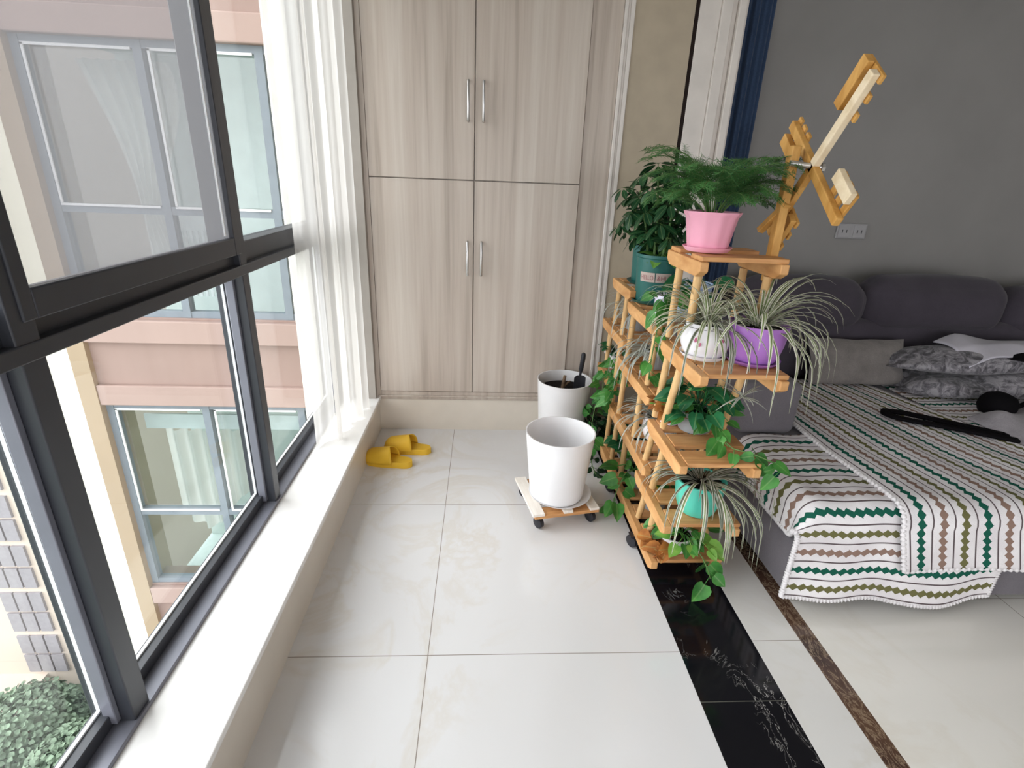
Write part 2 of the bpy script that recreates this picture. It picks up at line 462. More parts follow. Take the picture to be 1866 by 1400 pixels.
M['pot_white'] = plain('white_glazed_pot', '#e6e3e6', 0.25, 0.5, 0, 0.03)
M['pot_grey'] = plain('grey_glazed_pot', '#8f9294', 0.4, 0.5)
M['pot_blue'] = plain('pale_blue_pot', '#a9bfe0', 0.35, 0.5)
M['pot_lav'] = plain('lavender_white_pot', '#dcd6ea', 0.3, 0.5)
M['label'] = plain('kraft_label', '#b7a59c', 0.8)
M['ink'] = plain('faded_red_ink', '#8d5a5c', 0.8)
M['motif'] = plain('red_motif', '#b05a78', 0.5)
M['yellow'] = plain('yellow_foam', '#e3b532', 0.55, 0.35, 0, 0.06, 10)
M['socket'] = plain('grey_socket_plastic', '#9a999a', 0.4)
def thin_glass(name, gl=0.08, tint=(0.97, 0.99, 0.985, 1)):
    t = NT(name); tr = t.n('ShaderNodeBsdfTransparent'); tr.inputs[0].default_value = tint
    g = t.n('ShaderNodeBsdfGlossy'); g.inputs['Roughness'].default_value = 0.02
    mx = t.n('ShaderNodeMixShader'); mx.inputs[0].default_value = gl
    t.l(tr.outputs[0], mx.inputs[1]); t.l(g.outputs[0], mx.inputs[2]); return t.done(mx.outputs[0])
M['glass'] = thin_glass('window_glass', 0.06)
def screen_mat():
    t = NT('insect_screen'); tr = t.n('ShaderNodeBsdfTransparent')
    d = t.n('ShaderNodeBsdfDiffuse'); d.inputs[0].default_value = lin('#8a8b8d')
    tl = t.n('ShaderNodeBsdfTranslucent'); tl.inputs[0].default_value = lin('#9a9b9d')
    m1 = t.n('ShaderNodeMixShader'); m1.inputs[0].default_value = 0.35; t.l(d.outputs[0], m1.inputs[1]); t.l(tl.outputs[0], m1.inputs[2])
    mx = t.n('ShaderNodeMixShader'); mx.inputs[0].default_value = 0.5
    t.l(tr.outputs[0], mx.inputs[1]); t.l(m1.outputs[0], mx.inputs[2]); return t.done(mx.outputs[0])
M['screen'] = screen_mat()
def sheer_mat(name, opac, col='#f4f1ee'):
    t = NT(name); tr = t.n('ShaderNodeBsdfTransparent')
    d = t.n('ShaderNodeBsdfDiffuse'); d.inputs[0].default_value = lin(col)
    tl = t.n('ShaderNodeBsdfTranslucent'); tl.inputs[0].default_value = lin(col)
    m1 = t.n('ShaderNodeMixShader'); m1.inputs[0].default_value = 0.5; t.l(d.outputs[0], m1.inputs[1]); t.l(tl.outputs[0], m1.inputs[2])
    mx = t.n('ShaderNodeMixShader'); mx.inputs[0].default_value = opac
    t.l(tr.outputs[0], mx.inputs[1]); t.l(m1.outputs[0], mx.inputs[2]); return t.done(mx.outputs[0])
M['sheer'] = sheer_mat('white_voile', 0.66, '#e9e6e2')
M['sheer_far'] = sheer_mat('neighbour_voile', 0.95)
M['ext_pink'] = plain('pink_render', '#a08a82', 0.9, 0.1, 0, 0.05, 1)
M['ext_trim'] = plain('pale_pink_render', '#ac968e', 0.9, 0.1, 0, 0.05, 1)
M['ext_tan'] = plain('tan_render', '#a8967f', 0.9, 0.1, 0, 0.05, 1)
M['ext_cream'] = plain('cream_render', '#fcf8e4', 0.9, 0.1, 0, 0.03, 1)
M['ext_pale'] = plain('pale_render', '#dccdbf', 0.9, 0.1, 0, 0.03, 0.3)
M['ext_frame'] = plain('grey_window_frame', '#7d8790', 0.5)
M['ext_edge'] = plain('silver_window_edge', '#e8ebee', 0.4)
M['ext_glass'] = thin_glass('neighbour_glass', 0.10, (0.92, 0.96, 0.955, 1))
M['ext_room'] = plain('neighbour_interior', '#c3cdcb', 0.9)
M['ext_grille'] = plain('haze_paled_grille', '#a29da1', 0.8)  # grey lightened to put outdoor haze into the colour
M['ext_ground'] = plain('courtyard_ground', '#5d6b58', 0.95, 0.1, 0, 0.2, 0.5)
M['tree'] = plain('haze_paled_foliage', '#82957f', 0.95, 0.1, 0, 0.35, 3)  # green paled, the haze outside is painted into the foliage

# ------------------------------------------------------------------ room shell
YB = 2.763; ZC = 2.75; XW = -0.745; SILL = 0.205
struct(obj('floor', MB().box(-0.6, 0.640, -2.6, 2.95, -0.12, 0.0), M['tile'], smooth=0))
struct(obj('trim_1', MB().box(0.640, 0.893, -2.6, 2.95, -0.12, 0.0), M['black_marble'], smooth=0))
struct(obj('trim_2', MB().box(0.893, 1.055, -2.6, 2.95, -0.12, 0.0), M['strip_tile'], smooth=0))
struct(obj('trim_3', MB().box(1.055, 1.116, -2.6, 2.95, -0.12, 0.0), M['brown_marble'], smooth=0))
struct(obj('floor_living', MB().box(1.116, 5.2, -2.6, 3.1, -0.12, 0.0), M['tile_live'], smooth=0))
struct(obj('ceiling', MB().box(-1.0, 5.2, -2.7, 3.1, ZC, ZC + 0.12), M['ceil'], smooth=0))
wr = MB().box(-1.0, 5.2, -2.75, -2.6, -0.12, 0.25).box(-1.0, 5.2, -2.75, -2.6, 2.05, ZC).box(1.0, 1.35, -2.75, -2.6, 0.25, 2.05).box(4.6, 5.2, -2.75, -2.6, 0.25, 2.05).box(-1.0, -0.76, -2.75, -2.6, 0.25, 2.05)  # unseen rear wall, its openings added to let in light from behind
struct(obj('wall_rear', wr, M['wall_white'], smooth=0))
struct(obj('wall_right', MB().box(5.05, 5.2, -2.6, 3.1, -0.12, ZC), M['wall_grey'], smooth=0))
struct(obj('wall_living', MB().box(1.0, 5.2, 2.93, 3.1, -0.12, ZC), M['wall_grey'], smooth=0))
struct(obj('wall_back', MB().box(-1.0, 1.175, YB + 0.055, YB + 0.3, -0.12, ZC), M['wall_white'], smooth=0))
wl = MB().box(-0.868, -0.566, -2.6, YB + 0.05, -0.5, 0.183)
struct(obj('wall_left', wl, M['base_stone'], smooth=0))
wl2 = MB().box(-0.95, -0.76, -2.6, -1.35, 0.2, ZC).box(-0.95, -0.76, -1.35, YB + 0.3, 2.45, ZC).box(-0.95, -0.76, 2.70, YB + 0.3, 0.2, 2.45)
struct(obj('wall_window', wl2, M['wall_white'], smooth=0))
struct(obj('sill', MB().box(-0.84, -0.556, -2.6, YB + 0.04, 0.184, SILL), M['sill'], bevel=0.003, smooth=0))
# panelled pier to the right of the cabinet: beige panel, solid dark strip coloured as the shaded gap, white casing with mouldings
struct(obj('wall_pier', MB().box(0.66, 0.932, YB, YB + 0.055, 0, ZC), M['wall_beige'], smooth=0))
tr = MB().box(0.612, 0.628, YB - 0.012, YB + 0.05, 0, ZC).box(0.640, 0.660, YB - 0.008, YB + 0.05, 0, ZC).box(0.628, 0.640, YB - 0.004, YB + 0.05, 0, ZC)
struct(obj('trim_4', tr, M['white_trim'], bevel=0.003, smooth=0))
struct(obj('trim_5', MB().box(0.932, 0.952, YB + 0.004, YB + 0.054, 0, ZC), M['dark_gap'], smooth=0))
tr = MB().box(0.952, 1.05, YB + 0.0, YB + 0.055, 0, ZC).box(1.05, 1.10, YB - 0.012, YB + 0.055, 0, ZC).box(1.10, 1.125, YB + 0.004, YB + 0.055, 0, ZC).box(1.125, 1.160, YB - 0.02, YB + 0.055, 0, ZC).box(1.160, 1.178, YB + 0.01, YB + 0.14, 0, ZC)
struct(obj('trim_6', tr, M['white_trim'], bevel=0.004, smooth=0))
struct(obj('baseboard_back', MB().box(-0.566, 0.612, YB - 0.004, YB + 0.05, 0, 0.186), M['base_stone'], smooth=0))
struct(obj('baseboard_pier', MB().box(0.66, 0.932, YB - 0.006, YB - 0.0005, 0, 0.09), M['base_stone'], smooth=0))
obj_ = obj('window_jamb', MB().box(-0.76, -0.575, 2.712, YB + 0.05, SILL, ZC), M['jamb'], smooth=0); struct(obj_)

# ------------------------------------------------------------------ window wall
win = bpy.data.objects.new('window_1', None); COL.objects.link(win); win.location = (XW, 0.75, SILL); struct(win)
def wpart(name, mb, mat, **k): return obj(name, mb, mat, win, **k)
ZT0, ZT1 = 1.052, 1.148
for (y0, y1) in ((-1.35, -1.29), (-0.30, -0.24), (0.855, 0.907), (1.705, 1.752), (2.655, 2.705)):
    wpart('post', MB().box(-0.842, -0.752, y0, y1, SILL, 2.45), M['frame'], bevel=0.003)
    if y0 > 0:
        wpart('post_cover', MB().box(-0.806, -0.780, y0 - 0.014, y0, SILL + 0.02, ZT0), M['frame_grey'], bevel=0.002)
tm = MB().box(-0.840, -0.749, -1.345, 2.698, ZT0, ZT0 + 0.032).box(-0.840, -0.772, -1.345, 2.698, ZT0 + 0.0, ZT1)
wpart('transom', tm, M['frame'], bevel=0.003)
wpart('bottom_rail', MB().box(-0.842, -0.746, -1.35, 2.70, SILL, SILL + 0.012), M['frame_grey'], bevel=0.002)
wpart('bottom_bead', MB().box(-0.832, -0.792, -1.35, 2.70, SILL + 0.012, SILL + 0.045), M['frame'], bevel=0.002)
wpart('top_rail', MB().box(-0.842, -0.752, -1.35, 2.70, 2.40, 2.45), M['frame'])
for (y0, y1) in ((-1.29, -0.30), (-0.24, 0.855), (0.907, 1.705), (1.752, 2.655)):
    wpart('lower_pane', MB().box(-0.822, -0.818, y0, y1, SILL + 0.045, ZT0), M['glass'], smooth=0)
    if y0 > 0 or y1 > 0.5:
        g = MB().box(-0.824, -0.816, y0, y1, SILL + 0.045, SILL + 0.050).box(-0.824, -0.816, y0, y0 + 0.004, SILL + 0.045, ZT0).box(-0.824, -0.816, y1 - 0.004, y1, SILL + 0.045, ZT0)
        wpart('gasket', g, M['gasket'], smooth=0)
for (y0, y1) in ((-1.29, -0.30), (-0.24, 0.855), (1.752, 2.655)):
    wpart('upper_pane', MB().box(-0.822, -0.818, y0, y1, ZT1, 2.40), M['glass'], smooth=0)
# screen sash in the middle bay
ya, yb = 0.880, 1.715
s_ = MB().box(-0.775, -0.748, yb - 0.038, yb, ZT1 - 0.03, 2.40).box(-0.775, -0.748, ya, ya + 0.03, ZT1 - 0.03, 2.40).box(-0.775, -0.748, ya + 0.03, yb - 0.038, ZT1 - 0.03, ZT1 + 0.022)
sash = wpart('screen_sash', s_, M['frame'], bevel=0.003)
obj('screen_mesh', MB().box(-0.763, -0.761, ya + 0.03, yb - 0.038, ZT1 + 0.022, 2.40), M['screen'], sash, smooth=0)
obj('screen_spline', MB().box(-0.760, -0.755, yb - 0.075, yb - 0.071, ZT1 + 0.03, 2.40), M['gasket'], sash, smooth=0)

# ------------------------------------------------------------------ curtains
def curtain_mesh(p0, p1, z0, z1, folds, amp, depth_axis, gather=0.0, seed=1, nu=220, nv=26, lift=0.0):
    rnd = random.Random(seed); ph = [rnd.uniform(0, 6.28) for _ in range(6)]
    p0, p1 = Vector(p0), Vector(p1); dx = (p1 - p0); nrm = Vector((-dx.y, dx.x, 0)).normalized() if depth_axis is None else Vector(depth_axis)
    mb = MB()
    def fn(u, v):
        uu = u + 0.012 * math.sin(folds * 3.1 * u + ph[0]) * 1.0
        w = math.sin(2 * PI * folds * uu + ph[1] + 0.35 * math.sin(2 * v + ph[4])) + 0.45 * math.sin(2 * PI * folds * 2.3 * uu + ph[2] + v * 0.8) + 0.3 * math.sin(2 * PI * folds * 0.5 * uu + ph[3])
        a = amp * (0.75 + 0.35 * v)
        p = p0 + dx * (u + gather * v * (0.5 - u)) + nrm * (a * w)
        z = z1 + (z0 - z1) * v
        if v > 0.97: z += lift * (0.5 + 0.5 * w)
        return (p.x, p.y, z)
    mb.grid(fn, nu, nv); return mb
ct = thing('sheer_curtain', 'white sheer voile curtain hanging in folds in front of the window, hem on the sill', 'curtain', (-0.66, 2.45, SILL))
obj('curtain_panel', curtain_mesh((-0.665, 2.20, 0), (-0.602, 2.60, 0), 0.212, 2.55, 3.4, 0.019, None, 0.0, 3), M['sheer'], ct, smooth=180)
obj('leading_edge', curtain_mesh((-0.735, 2.13, 0), (-0.675, 2.26, 0), 0.212, 2.55, 1.2, 0.007, None, 0.0, 5, 60), M['sheer'], ct, smooth=180)
obj('curtain_rail', MB().tube([(-0.68, 0.2, 2.57), (-0.68, 2.70, 2.57)], 0.012), M['white_plastic'], ct)
bl = curtain_mesh((1.182, 2.86, 0), (1.348, 2.86, 0), 0.02, 2.6, 3, 0.012, (0, 1, 0), 0, 9, 90)
tag(obj('drape', bl, M['blue'], None, (1.26, 2.86, 0.02), smooth=180), 'narrow navy blue drape gathered between the white casing and the grey wall', 'curtain')

# ------------------------------------------------------------------ built-in cabinet
cab = thing('cabinet', 'tall built-in cabinet with four pale wood-grain doors and bar handles', 'cabinet', (-0.04, YB, 0.19))
XL, XM, XR = -0.552, -0.047, 0.468
carc = MB().box(-0.640, XL - 0.002, YB - 0.012, YB + 0.05, 0.186, ZC).box(XR + 0.003, 0.611, YB - 0.001, YB + 0.05, 0.186, ZC).box(XL - 0.002, XR + 0.003, YB + 0.012, YB + 0.05, 0.186, ZC)
obj('side_filler', carc, M['laminate'], cab, bevel=0.0015, smooth=0)
pl = MB().box(-0.566, XR + 0.003, YB - 0.006, YB + 0.012, 0.187, 0.235).box(-0.566, XR + 0.003, YB - 0.018, YB + 0.012, 0.205, 0.214)
obj('plinth_rail', pl, M['laminate'], cab, bevel=0.002, smooth=0)
for (x0, x1) in ((XL, XM - 0.002), (XM + 0.002, XR)):
    for (z0, z1, hz0, hz1) in ((0.240, 1.348, 0.895, 1.060), (1.353, 2.70, 1.610, 1.775)):
        d = obj('door', MB().box(x0, x1, YB - 0.014, YB + 0.010, z0, z1), M['laminate'], cab, bevel=0.0015, smooth=0)
        hx = -0.078 if x0 < -0.1 else -0.007
        h = MB().tube([(hx, YB - 0.014, hz0), (hx, YB - 0.036, hz0 + 0.002), (hx, YB - 0.040, hz0 + 0.012), (hx, YB - 0.040, hz1 - 0.012), (hx, YB - 0.036, hz1 - 0.002), (hx, YB - 0.014, hz1)], 0.0062, 10)
        obj('handle', h, M['chrome'], d)

# ------------------------------------------------------------------ white planters, dolly, trowel
def open_pot(c, rb, rt, h, th=0.005, rim=0.006, inner=0.9):
    return [(rb * 0.6, 0.0), (rb, 0.002), (rb + 0.004, 0.012), (rt - rim * 0.6, h - 0.03), (rt - rim * 0.5, h - 0.012), (rt, h - 0.006), (rt, h), (rt - th, h), (rt - th - 0.004, h - 0.03), (rb - th + 0.004, 0.02), (rb * 0.5, 0.016)]
def lerp(a, b, t): return a + (b - a) * t
DY = (0.352, 1.985)
dolly = thing('plant_dolly', 'small wooden plant dolly with white slats and black castors under the front white pot', 'plant dolly', (DY[0], DY[1], 0))
for cx in (-0.125, 0.005, 0.122):
    w = 0.052 if cx < -0.1 else 0.042
    obj('slat', MB().box(DY[0] + cx - w / 2 - 0.01, DY[0] + cx + w / 2 - 0.01, DY[1] - 0.150, DY[1] + 0.150, 0.072, 0.084), M['white_slat'], dolly, bevel=0.002, smooth=0)
for cy in (-0.115, 0.115):
    obj('cross_bar', MB().box(DY[0] - 0.150, DY[0] + 0.135, DY[1] + cy - 0.03, DY[1] + cy + 0.03, 0.056, 0.072), M['pine_board'], dolly, bevel=0.002, smooth=0)
def caster(parent, x, y, ztop, r=0.024, a=0.0, mat=None):
    c = MB().box(x - 0.014, x + 0.014, y - 0.018, y + 0.018, ztop - 0.006, ztop)
    ca, sa = math.cos(a), math.sin(a)
    c.beam((x - 0.013 * ca, y - 0.013 * sa, r * 1.7), (x - 0.013 * ca, y - 0.013 * sa, ztop - 0.004), 0.022, 0.003, (ca, sa, 0))
    c.beam((x + 0.013 * ca, y + 0.013 * sa, r * 1.7), (x + 0.013 * ca, y + 0.013 * sa, ztop - 0.004), 0.022, 0.003, (ca, sa, 0))
    o = obj('caster', c, M['black_plastic'], parent, smooth=0)
    w = MB()
    pts = [(-0.011, r * 0.75), (-0.009, r), (0.009, r), (0.011, r * 0.75)]
    n = 20; vs = []; fs = []
    for (q, rr) in pts:
        for k in range(n):
            an = 2 * PI * k / n
            vs.append((x + q * ca - rr * math.cos(an) * sa, y + q * sa + rr * math.cos(an) * ca, r + rr * math.sin(an)))
    for j in range(3):
        for k in range(n): fs.append((j * n + k, j * n + (k + 1) % n, (j + 1) * n + (k + 1) % n, (j + 1) * n + k))
    fs += [tuple(reversed(range(n))), tuple(3 * n + k for k in range(n))]
    obj('wheel', w.add(vs, fs), M['black_plastic'], o)
for sx in (-0.125, 0.108):
    for sy in (-0.12, 0.12): caster(dolly, DY[0] + sx, DY[1] + sy, 0.057, 0.025, 0.4)
dolly.rotation_euler = (0, 0, 0.20)
PC = (0.346, 1.965)
sc_ = MB().lathe([(0.09, 0.0), (0.118, 0.002), (0.132, 0.016), (0.136, 0.018), (0.134, 0.014), (0.118, 0.005), (0.05, 0.004)], (PC[0] + 0.008, PC[1] + 0.0, 0.0845), 48)
tag(obj('saucer', sc_, M['white_plastic'], None, (PC[0], PC[1], 0.084)), 'round white saucer lying on the slatted dolly beneath the empty pot', 'saucer')
tag(obj('flower_pot', MB().lathe(open_pot(0, 0.112, 0.146, 0.302), (PC[0] - 0.008, PC[1], 0.0895), 56), M['white_plastic'], None, (PC[0], PC[1], 0.0895)), 'tall empty white plastic pot standing on the wheeled dolly', 'flower pot')
BP = (0.446, 2.600)
bp = thing('planter', 'white plastic planter of dark soil with a cut stump, standing by the cabinet', 'flower pot', (BP[0], BP[1], 0))
obj('pot', MB().lathe(open_pot(0, 0.115, 0.145, 0.385), (BP[0], BP[1], 0.0), 56), M['white_plastic'], bp)
so = MB().lathe([(0.134, 0.325), (0.09, 0.337), (0.04, 0.333), (0.001, 0.339)], (BP[0], BP[1], 0), 36, lambda a, j, r: 1 + (0.03 * math.sin(5 * a + j) if j else 0), False)
obj('soil', so, M['soil'], bp)
st = MB().tube([(BP[0] - 0.012, BP[1] - 0.02, 0.330), (BP[0] - 0.008, BP[1] - 0.02, 0.375), (BP[0] - 0.002, BP[1] - 0.015, 0.410)], [0.010, 0.009, 0.008], 8).tube([(BP[0] - 0.008, BP[1] - 0.02, 0.347), (BP[0] + 0.015, BP[1] - 0.015, 0.370), (BP[0] + 0.03, BP[1] - 0.01, 0.377)], [0.006, 0.005, 0.003], 7)
obj('stump', st, M['bark'], bp)
tw = thing('trowel', 'dark hand trowel stuck upright in the soil of the white planter', 'trowel', (BP[0] + 0.075, BP[1] - 0.01, 0.335))
bx, by = BP[0] + 0.078, BP[1] - 0.02
def blade(u, v):
    w = 0.030 * (1 - 0.75 * max(0, 0.35 - v) / 0.35) * (1 if v < 0.9 else 1 - 3 * (v - 0.9))
    q = (u - 0.5) * 2
    return (bx + q * w, by + 0.010 * (1 - q * q), 0.295 + 0.115 * v)
obj('blade', MB().grid(blade, 8, 10), M['black_plastic'], tw, smooth=180).modifiers.new('thick', 'SOLIDIFY').thickness = 0.002
obj('handle', MB().tube([(bx, by + 0.008, 0.405), (bx + 0.002, by + 0.008, 0.430), (bx + 0.003, by + 0.008, 0.445), (bx + 0.008, by + 0.006, 0.505), (bx + 0.009, by + 0.006, 0.530), (bx + 0.010, by + 0.006, 0.537)], [0.007, 0.007, 0.012, 0.013, 0.012, 0.006], 12), M['black_plastic'], tw)

# ------------------------------------------------------------------ slippers
def slipper(x, y, ang, label):
    t = thing('slipper', label, 'slipper', (x, y, 0), 'pair of yellow slippers')
    ca, sa = math.cos(ang), math.sin(ang)
    def W(lx, ly, lz): return (x + lx * ca - ly * sa, y + lx * sa + ly * ca, lz)
    # lx runs from heel (0) to toe (0.25)
    def half(lx):
        q = lx / 0.25
        return (0.037 + 0.017 * math.sin(min(1, max(0, (q - 0.25) / 0.75)) * PI * 0.75)) * math.sqrt(max(0.0, 1 - max(0, (abs(q - 0.5) - 0.26) / 0.24) ** 2.2))
    n = 24; sole = MB(); vs = []; fs = []
    for z in (0.0, 0.022, 0.026):
        for i in range(n + 1):
            lx = 0.25 * i / n; h = half(lx) * (1.0 if z < 0.025 else 0.93)
            vs.append(W(lx, -h, z + 0.006 * (1 - i / n if z else 0))); vs.append(W(lx, h, z + 0.006 * (1 - i / n if z else 0)))
    m = 2 * (n + 1)
    for L in (0, 1):
        for i in range(n):
            a = L * m + 2 * i
            fs.append((a, a + 2, a + 2 + m, a + m)); fs.append((a + 1, a + 1 + m, a + 3 + m, a + 3))
    for i in range(n):
        a = 2 * i; fs.append((a, a + 1, a + 3, a + 2)); b = 2 * m + a; fs.append((b, b + 2, b + 3, b + 1))
    obj('sole', sole.add(vs, fs), M['yellow'], t)
    up = MB()
    def fn(u, v):
        lx = 0.105 + 0.145 * v
        an = PI * u; h = half(min(lx, 0.2485)) + 0.002
        top = 0.078 * (1 - 0.45 * v) * (1 if v < 0.8 else math.sqrt(max(0.02, 1 - ((v - 0.8) / 0.2) ** 2)))
        lx2 = lx + (0.028 * (abs(math.cos(an)) - 0.45) * -1 if v < 0.2 else 0) * (1 - v / 0.2 if v < 0.2 else 0)
        return W(lx2, -h * math.cos(an), 0.018 + (top - 0.005) * math.sin(an) ** 0.8)
    up.grid(fn, 20, 16)
    o = obj('upper', up, M['yellow'], t, smooth=180); md = o.modifiers.new('thick', 'SOLIDIFY'); md.thickness = 0.004; md.offset = -1
    return t
slipper(-0.335, 2.335, math.radians(165), 'yellow slipper in front of its mate, toe towards the window sill')
slipper(-0.255, 2.475, math.radians(168), 'yellow slipper tucked behind its mate, nearer the cabinet base')

# ------------------------------------------------------------------ plant stand
XA, XZ = 0.636, 0.875
RK = thing('plant_stand', 'tiered pine plant stand on castors with a windmill post, crowded with potted plants', 'plant stand', (0.755, 1.95, 0))
TIERS = [(1.50, 1.79, 1.165), (1.37, 1.73, 0.865), (1.40, 1.75, 0.555), (1.44, 1.81, 0.300), (1.50, 2.40, 0.100),
         (1.80, 2.20, 0.897), (2.18, 2.50, 0.945), (2.20, 2.62, 0.718), (1.77, 2.26, 0.632), (1.70, 2.34, 0.367), (2.30, 2.64, 0.470)]
for i, (y0, y1, zt) in enumerate(TIERS):
    for x in (XA, XZ):
        zt = TIERS[i][2] - (0.012 if (x == XZ and i != 0) else 0.0)
        ln = min(0.03, (y1 - y0) * 0.1)
        xa, xb = x - 0.013, x + 0.013
        # beam with chamfered lower near corner
        prof = [(y0, zt - 0.028), (y0 + ln, zt - 0.045), (y1 - ln, zt - 0.045), (y1, zt - 0.028), (y1, zt), (y0, zt)]
        vs = [(xa, a, b) for a, b in prof] + [(xb, a, b) for a, b in prof]
        n = len(prof); fs = [tuple(reversed(range(n))), tuple(range(n, 2 * n))] + [(k, (k + 1) % n, n + (k + 1) % n, n + k) for k in range(n)]
        obj('side_beam', MB().add(vs, fs), M['pine'], RK, bevel=0.003, smooth=0)
    w = 0.088; nb = max(2, round((y1 - y0 - 0.02) / 0.13)); gap = (y1 - y0 - 0.02 - nb * w) / max(1, nb - 1)
    for k in range(nb):
        b0 = y0 + 0.012 + k * (w + gap)
        zb = TIERS[i][2] - (0.0 if i == 0 else 0.0115)
        obj('shelf_board', MB().box(XA - 0.006 if i == 0 else XA + 0.0135, XZ + 0.016, b0, b0 + w, zb, zb + 0.014), M['pine_board'], RK, bevel=0.0025, smooth=0)
DOW = [((1.717, 1.121), (1.723, 0.88)), ((1.560, 1.121), (1.562, 0.88)), ((1.578, 0.82), (1.648, 0.57)), ((1.70, 0.82), (1.742, 0.57)), ((1.605, 0.51), (1.66, 0.315)),
       ((1.730, 0.51), (1.79, 0.315)), ((1.715, 0.255), (1.757, 0.115)), ((1.600, 0.255), (1.62, 0.115)), ((2.29, 0.90), (2.37, 0.115)), ((2.16, 0.852), (2.235, 0.115)), ((1.85, 0.852), (1.87, 0.645)), ((1.93, 0.588), (1.95, 0.38)), ((2.44, 0.9), (2.46, 0.733)), ((2.52, 0.673), (2.54, 0.485)), ((2.05, 0.322), (2.06, 0.115))]
for (ya_, za_), (yb_, zb_) in DOW:
    for x in (XA + 0.010, XZ - 0.014):
        obj('dowel', MB().tube([(x, ya_, za_), (x, yb_, zb_)], 0.0125, 14), M['pine_dowel'], RK)
for x in (0.633, 0.875):
    for y in (1.72, 2.12): caster(RK, x - (0.012 if x < 0.7 else -0.0), y, 0.056, 0.026, 0.5)
# windmill on the near end of the stand
MX = 0.882
pm = MB().beam((MX, 1.600, 1.10), (MX, 1.600, 1.485), 0.030, 0.026, (1, 0, 0))
obj('windmill_post', pm, M['mill_wood'], RK, bevel=0.003, smooth=0)
ob = MB().beam((MX - 0.004, 1.618, 1.235), (MX - 0.045, 1.66, 1.290), 0.018, 0.018).beam((MX + 0.012, 1.60, 1.238), (MX + 0.012, 1.60, 1.32), 0.030, 0.02, (1, 0, 0))
obj('windmill_brace', MB().beam((MX - 0.026, 1.655, 1.245), (MX + 0.006, 1.585, 1.330), 0.018, 0.020, (1, 0, 0)), M['mill_wood'], RK, bevel=0.002, smooth=0)
obj('axle', MB().tube([(MX - 0.02, 1.572, 1.438), (0.948, 1.558, 1.429)], 0.008, 10).tube([(0.944, 1.558, 1.429), (0.953, 1.558, 1.429)], 0.013, 8), M['chrome'], RK)
hub = Vector((0.925, 1.562, 1.429))
def blade_part(ang, R, mstick, mboard, sg=1, f0=0.55, f1=1.02, off=0.050):
    d = Vector((0, math.cos(ang), math.sin(ang))); sdir = sg * Vector((0, math.sin(ang), -math.cos(ang)))
    # offset board on the leading side, joined to the arm by three slats
    arm = obj('windmill_blade', MB().beam(hub - d * 0.012, hub + d * R, 0.026, 0.020, (1, 0, 0)), mstick, RK, bevel=0.003, smooth=0)
    c0 = hub + d * (R * f0) - sdir * off; c1 = hub + d * (R * f1) - sdir * off
    obj('blade_board', MB().beam(c0, c1, 0.034, 0.018, (1, 0, 0)), mboard, arm, bevel=0.002, smooth=0)
    for f in (f0 + 0.05, (f0 + f1) / 2, f1 - 0.05):
        p = hub + d * (R * f) + Vector((0.0145, 0, 0))
        obj('blade_slat', MB().beam(p - sdir * 0.072, p + sdir * 0.022, 0.022, 0.009, (1, 0, 0)), M['mill_wood'], arm, bevel=0.0015, smooth=0)
BS = -1
A0 = math.atan2(0.214, -0.172)
blade_part(A0, 0.268, M['pale_wood'], M['mill_wood'], BS)
blade_part(A0 + PI / 2, 0.218, M['mill_wood'], M['pale_wood'], BS, 0.48, 0.93, 0.062)
blade_part(A0 + PI, 0.25, M['mill_wood'], M['mill_wood'], BS)
blade_part(A0 - PI / 2, 0.195, M['mill_wood'], M['mill_wood'], BS)

# ------------------------------------------------------------------ potted plants
def pot_profile(rb, rt, h, kind='taper'):
    if kind == 'ball':
        pr = [(rb * 0.6, 0.0), (rb, 0.003)]
        for i in range(1, 9):
            t = i / 9; r = rb + (rt * 1.0 - rb) * t + (max(rb, rt) * 0.30) * math.sin(PI * t) ** 1.0 * (1 - t * 0.35)
            pr.append((r, h * t))
        pr += [(rt, h), (rt - 0.006, h), (rt - 0.010, h * 0.85), (rb, 0.015), (rb * 0.4, 0.012)]
        return pr
    if kind == 'barrel':
        pr = [(rb * 0.6, 0.0), (rb, 0.003)]
        for i in range(1, 8):
            t = i / 8; pr.append((rb + (rt - rb) * t ** 0.7 + 0.004 * math.sin(PI * t), h * t))
        return pr + [(rt, h), (rt - 0.006, h), (rt - 0.010, h * 0.85), (rb, 0.015), (rb * 0.4, 0.012)]
    return [(rb * 0.6, 0.0), (rb, 0.002), (rb + 0.003, 0.01), (rt - 0.004, h - 0.016), (rt, h - 0.012), (rt, h), (rt - 0.005, h), (rt - 0.009, h - 0.02), (rb - 0.004, 0.014), (rb * 0.4, 0.012)]
